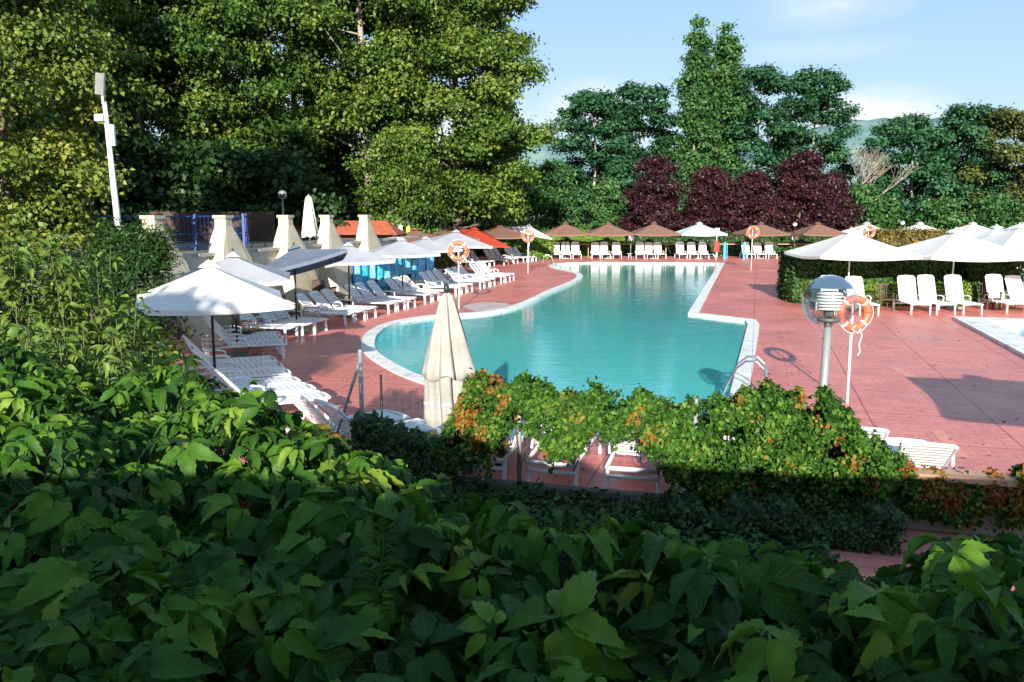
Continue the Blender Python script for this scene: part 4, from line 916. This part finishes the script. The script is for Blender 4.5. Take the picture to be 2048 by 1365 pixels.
# pool ladders
def ladder(x,y,rz,label,s=1.0,z=0):
    e=empty('pool_ladder',(x,y,z),rz,label,'ladder','steel pool ladders')
    for sy in (-.26,.26):
        pts=[(.60,sy,0),(.60,sy,.45),(.56,sy,.66),(.42,sy,.80),(.22,sy,.80),(.06,sy,.66),(-.12,sy,.30),(-.22,sy,-.05),(-.24,sy,-.2)]
        pts=[(a*s,b*s,c*s) for a,b,c in pts]; MB().tube(pts,.021*s,10).build('handrail', M['chrome'], e, True)
    MB().box((-.22*s,0,-.02),(.10,.5*s,.02)).build('step', M['chrome'], e)
p=G(1492,800); ladder(p[0]-.25,p[1],R(-18),'curved steel ladder at the near right corner of the pool')
p=G(1446,540); ladder(p[0]-.15,p[1]+4,R(-16),'small steel ladder at the far right corner of the pool')
p=G(1101,535); ladder(p[0]+.1,p[1],R(180),'small steel ladder at the far left tip of the pool')

# ------------------------------------------------------------------ vine fence
F0=Vector((.086,10.5,0)); fdir=Vector((fd.x,fd.y,0)); fnrm=Vector((fd.y,-fd.x,0))
def tof(px):
    u=(px-1024)/FPX; return (u*F0.y-F0.x)/(fdir.x-u*fdir.y)
def FP(t_): return F0+fdir*t_
fe=empty('wire_fence',FP(0),math.atan2(fdir.y,fdir.x),'green wire mesh fence with grey posts crossing the foreground','fence')
t0,t1=tof(520),tof(1900)
m=MB()
for k in range(16): m.tube([(t0,0,.12+k*.1),(tof(870) if k>7 else t1,0,.12+k*.1)],.0007,3,False)
nv=int((t1-t0)/.1)
for k in range(nv): x=t0+k*.1; m.tube([(x,0,.12),(x,0,1.62 if x<tof(870) else .85)],.0006,3,False)
m.build('mesh_wire', M['greymetal'], fe)
for px,h in ((715,1.70),(1038,1.32),(1400,1.3),(1760,1.0)):
    m=MB(); tt=tof(px); m.tube([(tt,.02,0),(tt,.02,h)],.03,10); m.lathe([(.032,h-.01),(.03,h+.02),(.001,h+.03)],(tt,.02,0),10); m.build('post', M['greymetal'], fe, True)
tt=tof(738); m=MB(); m.tube([(tt+.02,.25,0),(tt+.02,.25,1.35)],.017,8); m.build('stake', M['blackmetal'], fe, True)
tt=tof(715); m=MB(); m.tube([(tt,.05,1.62),(tt-.55,.25,.35),(tt-.62,.28,0)],.022,8); m.build('brace', M['greymetal'], fe, True)
gg=MB(); ga_,gb_=F0+fdir*tof(300),F0+fdir*tof(1600); gg.add([(ga_.x,ga_.y,.006),(ga_.x-2,2,.006),(gb_.x,2,.006),(gb_.x,gb_.y,.006)],[(0,1,2,3)]); setp(gg.build('garden_ground',M['earth']),kind='structure')
cb=empty('curb',FP(0),math.atan2(fdir.y,fdir.x),'low grey concrete curb under the wire fence','curb'); MB().box(((tof(640)+tof(1800))/2,-.0,.05),(tof(1800)-tof(640),.14,.09)).build('block', M['curb'], cb)
lw=empty('low_wall',FP(0),math.atan2(fdir.y,fdir.x),'low wall with terracotta coloured cap at the right under the orange vine','wall')
a_=tof(1800); MB().box((a_+2.6,0,.29),(5.2,.18,.58)).build('wall', M['house'], lw); MB().box((a_+2.6,0,.62),(5.25,.28,.07)).build('cap', M['brownwall'], lw)
# vine masses: top profile (px,py), bottom profile (px,py)
top=[(885,880),(905,838),(925,792),(945,762),(985,757),(1030,766),(1065,770),(1100,788),(1150,795),(1200,784),(1260,800),(1330,812),(1400,822),(1450,803),(1500,792),(1560,786),(1620,788),(1680,806),(1730,850),(1770,896),(1810,930),(1860,952),(1930,970),(2000,968),(2100,965)]
bot=[(885,900),(905,960),(940,960),(985,965),(1010,868),(1045,850),(1080,868),(1115,940),(1160,935),(1185,865),(1230,878),(1300,900),(1350,950),(1420,1010),(1500,1025),(1600,1035),(1700,1040),(1760,1035),(1830,1035),(1900,1050),(2000,1065),(2100,1065)]
top=[(a,b) for a,b in top]
def vine(name,label,pa_,pb_,n,L,seed,th=.34,redf=.2):
    rs=np.random.RandomState(seed); tp_=np.array(top,float); bt_=np.array(bot,float)
    ta,tb=tof(pa_),tof(pb_); tt=rs.uniform(ta,tb,n*2)
    X=F0.x+fdir.x*tt; Y=F0.y+fdir.y*tt; px=1024+FPX*X/Y
    zt=H-(np.interp(px,tp_[:,0],tp_[:,1])-428)/FPX*Y; zb=H-(np.interp(px,bt_[:,0],bt_[:,1])-428)/FPX*Y
    zt=zt+.05*np.sin(tt*9)+.05*np.sin(tt*21+1)+.04*np.sin(tt*47)*(rs.rand(n*2)<.5)+.09*(rs.rand(n*2)<.05)*rs.rand(n*2); zb=np.maximum(zb,.03)
    v=rs.beta(1.3,1.0,n*2); z=zb+(zt-zb)*v
    wdt=th*np.sqrt(np.clip(1-((v-.35)/.68)**2,.04,1)); side=np.where(rs.rand(n*2)<.62,-1,1)*rs.uniform(.55,1.1,n*2)
    # clumpy density
    cl=np.sin(tt*5.3+z*4)+np.sin(tt*11.7-z*9+1)+np.sin(tt*2.3+z*15+2)*.8+rs.normal(size=n*2)*.9
    keep=(cl>-.45)&((zt-zb)>.05); 
    off=side*wdt*(1+.12*cl)
    P=np.c_[X,Y,z]+np.c_[-fnrm.x*off*-1,fnrm.y*off,np.zeros(n*2)]+rs.normal(size=(n*2,3))*.025
    nr=np.c_[fnrm.x*side,fnrm.y*side,np.full(n*2,.5+v*.6)]+rs.normal(size=(n*2,3))*.85
    tint=.02+.50*rs.rand(n*2)**1.3+.05*cl
    rp=np.clip(redf*.6+.40*np.exp(-((px-960)/75)**2)+.7*np.exp(-((px-2010)/130)**2)+.12*np.sin(tt*3+z*3),0,.9)*np.clip(v*1.6,.25,1)
    cl2=.5+.25*(np.sin(tt*8.3+z*7+seed)+np.sin(tt*19-z*13)*.8)+.12*rs.normal(size=n*2); isr=cl2>(1.02-rp*.85); tint=np.where(isr,.60+.30*rs.rand(n*2)+.1*rp,tint)
    P=P[keep][:n];nr=nr[keep][:n];tint=tint[keep][:n]
    e=empty(name,(0,0,0),0,label,'climbing plant'); 
    leaves_mesh('foliage',M['lf_vine'],e,P,nr,tint,L,L*.68,rs,.8)
    m=MB(); rr=random.Random(seed)
    pts=[]
    for k in range(60):
        ts=ta+(tb-ta)*(k+rr.uniform(-.8,.8))/60; p=FP(max(ta,min(tb,ts))); x_=1024+FPX*p.x/p.y; zmax=H-(np.interp(x_,tp_[:,0],tp_[:,1])-428)/FPX*p.y
        pts.append((p.x+rr.uniform(-.08,.08),p.y+rr.uniform(-.2,.2),max(.05,zmax*rr.uniform(.25,.85))))
    m.tube(pts,.007,5)
    m.build('stems',M['twig'],e,True); return e
vine('vine','green and red vine hanging over the wire fence around the post',885,1345,30000,.064,201)
vine('vine','thick green vine mound on the fence below the globe lamp',1345,1790,42000,.064,202,.42,.10)
vine('vine','orange tinted vine trailing over the low wall at the right',1790,2130,15000,.064,203,.25,.5)
# hidden low plants along the left fence, leaves darkened for the shade there
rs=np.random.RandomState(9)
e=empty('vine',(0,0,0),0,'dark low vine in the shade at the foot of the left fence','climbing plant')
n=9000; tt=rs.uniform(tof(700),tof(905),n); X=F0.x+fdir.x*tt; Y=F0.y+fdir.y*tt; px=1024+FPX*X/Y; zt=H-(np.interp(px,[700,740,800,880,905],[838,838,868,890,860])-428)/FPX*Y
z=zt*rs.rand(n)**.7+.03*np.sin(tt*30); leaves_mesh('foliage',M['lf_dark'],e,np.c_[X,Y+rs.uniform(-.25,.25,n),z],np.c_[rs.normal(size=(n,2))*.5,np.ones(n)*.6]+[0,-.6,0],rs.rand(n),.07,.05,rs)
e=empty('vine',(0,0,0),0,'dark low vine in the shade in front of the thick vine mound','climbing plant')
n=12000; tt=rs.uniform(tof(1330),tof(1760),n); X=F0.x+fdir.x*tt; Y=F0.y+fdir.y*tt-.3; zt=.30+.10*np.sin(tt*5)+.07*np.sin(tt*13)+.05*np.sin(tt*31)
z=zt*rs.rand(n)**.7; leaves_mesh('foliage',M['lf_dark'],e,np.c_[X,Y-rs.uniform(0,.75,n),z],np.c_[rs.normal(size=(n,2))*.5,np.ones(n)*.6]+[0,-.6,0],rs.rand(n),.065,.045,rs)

rs=np.random.RandomState(19); n=20000; tt=rs.uniform(tof(560),tof(1600),n); q=rs.rand(n)**.8*3.2+.12
X=F0.x+fdir.x*tt-fdir.y*0; Y=F0.y+fdir.y*tt-q; hgt=.05+.10*np.abs(np.sin(tt*4+q*3))+.08*np.abs(np.sin(tt*9-q*5))
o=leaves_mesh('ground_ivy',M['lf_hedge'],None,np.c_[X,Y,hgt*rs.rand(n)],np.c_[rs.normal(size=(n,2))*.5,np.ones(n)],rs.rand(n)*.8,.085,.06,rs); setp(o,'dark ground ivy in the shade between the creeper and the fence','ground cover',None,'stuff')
n=260; P=np.c_[rs.uniform(-4,14,n),9.3+rs.rand(n)**1.6*22,np.full(n,.012)]
P=P[np.array([not (-5.6<x<9 and y>14.5 and y<64) or (x>(y-17)*.287+5.6) for x,y,z in P])]; n=len(P)
o=leaves_mesh('fallen_leaves',M['lf_gold'],None,P,np.c_[rs.normal(size=(n,2))*.15,np.ones(n)],rs.rand(n),.07,.045,rs); setp(o,'small dry leaves scattered over the red deck','leaves',None,'stuff')
# flowers
for px,py,Y,lab in [(1503,972,9.35,'single pink rose low in the dark vine'),(1733,990,9.0,'pink rose bloom on the vine at the right, lower one'),(1744,981,9.05,'pink rose bloom on the vine at the right, upper one')]:
    c=PV(px,py,Y); e=empty('rose',c,0,lab,'flower'); rr=random.Random(px); m=MB()
    for ring,(r_,nn_,tl) in enumerate([(.012,4,.9),(.026,6,.5),(.038,7,.15)]):
        for k in range(nn_):
            a=2*PI*k/nn_+ring; cx,cy=math.cos(a)*r_,math.sin(a)*r_; tx,ty=-math.sin(a),math.cos(a); s_=.022
            m.add([(cx*.4,cz_,cy*.4-.0) for cz_ in (0,)]+[(cx+tx*s_*.5,-.01-tl*.02,cy+ty*s_*.5),(cx*1.5,-.015-tl*.03,cy*1.5),(cx-tx*s_*.5,-.01-tl*.02,cy-ty*s_*.5)],[(0,1,2,3)])
    m.build('petals',M['flower'],e,True)
    MB().tube([(0,0,0),(.02,.05,-.08),(.03,.12,-.2)],.004,5).build('stem',M['lf_hedge'],e,True)

# ------------------------------------------------------------------ foreground creeper (palmate leaves)
def leaflet_templates():
    Ts=[]
    for k in range(6):
        rr=random.Random(k); S=13; cols=(-1,-.5,0,.5,1); vs=[]; uv=[]
        fold=rr.uniform(.12,.45); curl=rr.uniform(.25,.7); tw=rr.uniform(-.25,.25); wv=rr.uniform(0,6)
        for i in range(S):
            v=i/(S-1); wd_=.25*(math.sin(PI*min(1,v**.78))**.85)*(1-.25*v)+ .004
            if i%2==1 and 1<i<S-1: wd_*=1.13
            for c in cols:
                x=c*wd_+ .05*math.sin(2.5*v+wv)*v; y=v + (-.04 if abs(c)==1 and i%2==0 else 0)
                z=abs(c)*wd_*fold*2 - curl*v*v + tw*c*wd_*v + .012*math.sin(v*22+c*2)*abs(c)
                vs.append((x,y*(1-.12*curl*v),z)); uv.append(((c+1)/2,v))
        fs=[(i*5+j,i*5+j+1,(i+1)*5+j+1,(i+1)*5+j) for i in range(S-1) for j in range(4)]
        Ts.append((np.array(vs),np.array(uv),np.array(fs)))
    return Ts
TPL=leaflet_templates()
def palmate(name,mat,parent,C,N,Fw,S,tint,rs,nl=5,spread=None):
    """C centres, N leaf normals, Fw forward (middle leaflet) directions, S sizes"""
    V=[];U=[];Fc=[];Ti=[];off=0; SV=[];SF=[]
    angs=[0,50,-50,100,-100] if nl==5 else [0,62,-62]
    lens=[1,.93,.93,.70,.70] if nl==5 else [1,.85,.85]
    for i in range(len(C)):
        n=N[i]/np.linalg.norm(N[i]); f=Fw[i]-n*np.dot(Fw[i],n); f/=max(1e-6,np.linalg.norm(f)); b=np.cross(f,n)
        for a,ln in zip(angs[:nl],lens):
            a_=R(a+rs.uniform(-9,9)); d=f*math.cos(a_)+b*math.sin(a_)
            dr=rs.uniform(-.15,.55); yv=d*math.cos(dr)-n*math.sin(dr); zv=n*math.cos(dr)+d*math.sin(dr); xv=np.cross(yv,zv)
            rl=rs.uniform(-.35,.35); xv2=xv*math.cos(rl)+zv*math.sin(rl); zv2=-xv*math.sin(rl)+zv*math.cos(rl)
            T_,uv_,fc_=TPL[rs.randint(6)]; s=S[i]*ln*rs.uniform(.85,1.1)
            P=C[i]+yv*.012+(T_[:,:1]*xv2*.95+T_[:,1:2]*yv+T_[:,2:]*zv2)*s
            V.append(P);U.append(uv_);Fc.append(fc_+off);off+=len(P);Ti.append(np.full(len(fc_),tint[i]+rs.uniform(-.06,.06)))
    V=np.concatenate(V);U=np.concatenate(U);Fc=np.concatenate(Fc);Ti=np.concatenate(Ti)
    me=bpy.data.meshes.new(name); me.vertices.add(len(V)); me.vertices.foreach_set('co',V.reshape(-1).astype(np.float32))
    nf=len(Fc); me.loops.add(nf*4); me.loops.foreach_set('vertex_index',Fc.reshape(-1).astype(np.int32))
    me.polygons.add(nf); me.polygons.foreach_set('loop_start',np.arange(0,nf*4,4,dtype=np.int32)); me.polygons.foreach_set('loop_total',np.full(nf,4,dtype=np.int32))
    uvl=me.uv_layers.new(name='UVMap'); uvl.data.foreach_set('uv',U[Fc.reshape(-1)].reshape(-1).astype(np.float32))
    at=me.attributes.new('tint','FLOAT','FACE'); at.data.foreach_set('value',np.clip(Ti,0,1).astype(np.float32))
    me.update(calc_edges=True); me.shade_smooth(); me.materials.append(mat)
    o=bpy.data.objects.new(name,me); COL.objects.link(o); o.parent=parent; return o
EDGE=np.array([(-500,4.1),(0,3.7),(300,3.2),(480,2.84),(620,2.46),(740,2.22),(820,2.02),(880,1.87),(1000,1.74),(1200,1.58),(1400,1.50),(1650,1.43),(1900,1.48),(2048,1.56),(2500,1.65)])
ZC=2.92
def edgeY(x,y): px=1024+FPX*x/np.maximum(y,.2); return np.interp(px,EDGE[:,0],EDGE[:,1])
rs=np.random.RandomState(77)
cr=empty('creeper_hedge',(0,1.5,2.4),0,'broad mass of five leaflet creeper filling the dark foreground','climbing plant')
C=[];N=[];Fw=[];S=[];Tn=[]
cell={}
tries=0
while len(C)<3300 and tries<90000:
    tries+=1
    y=rs.uniform(.55,4.1); x=rs.uniform(-.78,.78)*y-(.25 if y>2.2 else 0)
    ey=edgeY(x,y)
    if y>ey+.10: continue
    lay=rs.rand(); e_=max(0,(y-(ey-.30))/.40)
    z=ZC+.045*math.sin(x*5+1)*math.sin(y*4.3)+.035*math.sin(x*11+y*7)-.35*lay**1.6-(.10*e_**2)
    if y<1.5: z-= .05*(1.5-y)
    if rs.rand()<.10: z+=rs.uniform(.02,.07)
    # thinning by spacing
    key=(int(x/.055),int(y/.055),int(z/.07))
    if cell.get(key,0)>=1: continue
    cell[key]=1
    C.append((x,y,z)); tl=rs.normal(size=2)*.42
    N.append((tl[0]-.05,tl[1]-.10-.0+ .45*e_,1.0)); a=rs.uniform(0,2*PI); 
    Fw.append((math.cos(a)*.8,-.55+math.sin(a)*.8,-.1)); S.append(rs.choice([rs.uniform(.05,.08),rs.uniform(.075,.112)])); t_=.05+.80*rs.rand()-.30*lay  # lower leaf layers tinted darker for the shade beneath
    t_=min(t_,.86)
    if rs.rand()<.008: t_=rs.uniform(.95,1)
    Tn.append(t_)
# leaves over the far face of the hedge
for k in range(420):
    px=rs.uniform(-60,2100); Yd=float(np.interp(px,EDGE[:,0],EDGE[:,1])); y=Yd+rs.uniform(.0,.14); z=ZC-rs.uniform(.05,.8); x=(px-1024)/FPX*y
    C.append((x,y,z)); N.append((rs.normal()*.3,.8,.5)); Fw.append((rs.normal()*.4,.2,-1)); S.append(rs.uniform(.07,.11)); Tn.append(.1+.5*rs.rand())
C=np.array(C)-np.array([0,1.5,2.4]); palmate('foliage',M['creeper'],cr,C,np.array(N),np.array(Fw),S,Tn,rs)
m=MB(); rr=random.Random(8)
for k in range(240):
    c=C[rr.randrange(len(C))]; q=Vector(c); d=Vector((rr.uniform(-.12,.12),rr.uniform(-.12,.12),-rr.uniform(.08,.2))); m.tube([q,q+d*.5+Vector((rr.uniform(-.02,.02),0,.01)),q+d],[.0022,.0028,.0035],5)
for k in range(70):
    x,y=rr.uniform(-1.6,1.0),rr.uniform(.6,2.4)
    if y>edgeY(x,y)-.05: continue
    p=Vector((x,y-1.5,ZC-2.4-rr.uniform(.1,.3))); a=rr.uniform(0,6.28); d=Vector((math.cos(a),math.sin(a),0)); MB().tube([p+d*.12*i+Vector((0,0,.03*math.sin(i*1.3))) for i in range(5)],.005,5).build('stem',M['twig'],cr,True)
setp(m.build('leaf_stalk',M['gstem'],cr,True),kind='stuff')
# near-black sheet standing in for the shade beneath the leaves
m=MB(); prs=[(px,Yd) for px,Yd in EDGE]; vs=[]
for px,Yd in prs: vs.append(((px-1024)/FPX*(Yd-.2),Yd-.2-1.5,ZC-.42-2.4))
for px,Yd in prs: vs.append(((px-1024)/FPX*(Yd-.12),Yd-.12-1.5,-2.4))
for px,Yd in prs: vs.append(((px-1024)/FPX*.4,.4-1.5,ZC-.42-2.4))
k=len(prs); m.add(vs,[(i,i+1,k+i+1,k+i) for i in range(k-1)]+[(2*k+i,2*k+i+1,i+1,i) for i in range(k-1)]); m.build('inner_shade_sheet',M['dark'],cr)

# feathery sprig
sp0=empty('sprig',PV(745,1250,1.25),0,'feathery light green weed sprig rising from the creeper','plant'); m=MB(); 
pts=[(0,0,0),(.006,0,.05),(.016,0,.10),(.022,0,.15)]; m.tube(pts,.0016,5)
for i in range(16):
    f=i/15; zz=.01+.145*f; xx=.022*f
    for s in (-1,1):
        L_=.05*(1-.45*f)*rr.uniform(.8,1.1); a=rr.uniform(.15,.5); q=Vector((xx,0,zz)); tip=q+Vector((s*L_*math.cos(a),rr.uniform(-.02,.0),L_*math.sin(a)*(.8 if f>.3 else .1)))
        md=(q+tip)/2+Vector((0,0,.006)); m.add([q,md+Vector((0,0,.0022)),tip,md-Vector((0,0,.0022))],[(0,1,2,3)])
m.build('leaves',M['lf_bush'],sp0)

# leafy shoots at the left edge
def shoots(label,x0,x1,y0,y1,nst,zb,topf,seed,leafS,mat,name='leafy_bush',per=60):
    rs=np.random.RandomState(seed); e=empty(name,((x0+x1)/2,(y0+y1)/2,zb),0,label,'bush'); o=np.array([(x0+x1)/2,(y0+y1)/2,zb]); C=[];N=[];Fw=[];S=[];Tn=[]; m=MB()
    P=[];Nr=[];Ti=[]
    for k in range(nst):
        x=rs.uniform(x0,x1); y=rs.uniform(y0,y1); zt=topf(x,y)*rs.uniform(.93,1.0) ; ht=zt-zb; ln=rs.normal(size=2)*.07
        pts=[Vector((x+ln[0]*i/6,y+ln[1]*i/6,zb+ht*i/6))-Vector(o) for i in range(7)]; MB().tube(pts,[.008-.001*i for i in range(7)],5).build('stem',M['gstem'],e,True)
        for j in range(per):
            f=rs.uniform(.05,1.0)**.8; q=np.array(pts[0])*(1-f)+np.array(pts[-1])*f; a=rs.uniform(0,2*PI); rad=.10*(1.25-f)*rs.uniform(.4,1.2)
            d=np.array([math.cos(a),math.sin(a),.25]); c=q+d*rad; P.append(c); Nr.append(np.array([-d[0]*.3,-d[1]*.3,1.0])+rs.normal(size=3)*.35); Fw.append(d+np.array([0,0,-.35])); S.append(leafS*rs.uniform(.7,1.2)*(1.1-.35*f)); Tn.append(.25+.5*rs.rand()+.2*f)
    palmate('foliage',mat,e,np.array(P),np.array(Nr),np.array(Fw),S,Tn,rs,nl=1)
    return e
def topA(x,y):
    px=1024+FPX*x/y; py=np.interp(px,[-200,0,60,100,170,230,300],[415,440,455,430,470,560,640]); return H-(py-428)/FPX*y
shoots('upright leafy shoots at the left edge above the creeper',-3.5,-2.35,4.6,5.8,85,1.7,topA,301,.09,M['lf_bush'],per=80)
def topB(x,y):
    px=1024+FPX*x/y; py=np.interp(px,[-100,0,100,200,300],[590,620,640,650,690]); return H-(py-428)/FPX*y
shoots('lower bright green shoots in front of the upright ones',-2.6,-1.75,3.7,4.4,60,1.9,topB,302,.085,M['lf_bush'],per=55)
# dark feathery bush
db=empty('dark_bush',(xat(262,18.5),18.5,0),0,'dark feathery bush between the mast foot and the wall','bush')
crown('foliage',M['lf_dark'],db,[(0,0,2.1,.85,.7,1.1),(.4,0,2.55,.5,.4,.75),(-.5,0,1.7,.7,.6,1.0),(-.2,0,2.8,.5,.4,.6),(.2,0,1.0,.9,.7,.9)],28000,.13,.035,401,clump=.14,up=.9,per=30)
MB().tube([(0,0,0),(.05,0,1.5),(0,0,3)],[.06,.04,.02],7).build('stem',M['bark'],db,True)
sb=empty('low_bush',(xat(245,12.5),12.5,0),0,'yellow green low bush under the left tip of the nearest umbrella','bush')
crown('foliage',M['lf_yel'],sb,[(0,0,1.5,.45,.4,.6),(.35,0,1.3,.4,.4,.5),(-.3,0,1.1,.5,.4,.7)],6000,.08,.05,402,clump=.10)
MB().tube([(0,0,0),(.05,0,1.5)],[.03,.02],7).build('stem',M['bark'],sb,True)

# ------------------------------------------------------------------ unseen building and tree behind the viewer, placed for the shade they cast
hb=empty('house',(0,-6,0),0,'plastered house behind the viewer that shades the foreground','building')
m=MB(); m.box((3.4,-.3,1.6),(19,5.2,3.2)); m.build('wall',M['house'],hb)
ed=[(-6.2,3.45),(-.85,3.47),(-.4,3.43),(-.1,3.55),(.2,3.36),(.5,3.34),(.8,3.48),(1.4,3.42),(2.5,3.34),(13.2,3.28)]; k=len(ed)  # unseen eave, edge heights shaped to place sunlit and shaded leaves
m=MB(); m.add([(x,5.6,h+.12) for x,h in ed]+[(x,-3,5.1) for x,h in ed]+[(x,5.6,h+.03) for x,h in ed]+[(x,-3,4.98) for x,h in ed],
 [(i,i+1,k+i+1,k+i) for i in range(k-1)]+[(2*k+i,3*k+i,3*k+i+1,2*k+i+1) for i in range(k-1)]+[(i,2*k+i,2*k+i+1,i+1) for i in range(k-1)]); m.build('roof',M['redroof'],hb)
tree(-8.3,-4.5,0,7.7,2.5,'leafy tree behind the viewer beside the house','tree','shade_tree',None,'lf_pop','bark','broad',16000,.24,.18,501,.25,30,.2,clump=.35)
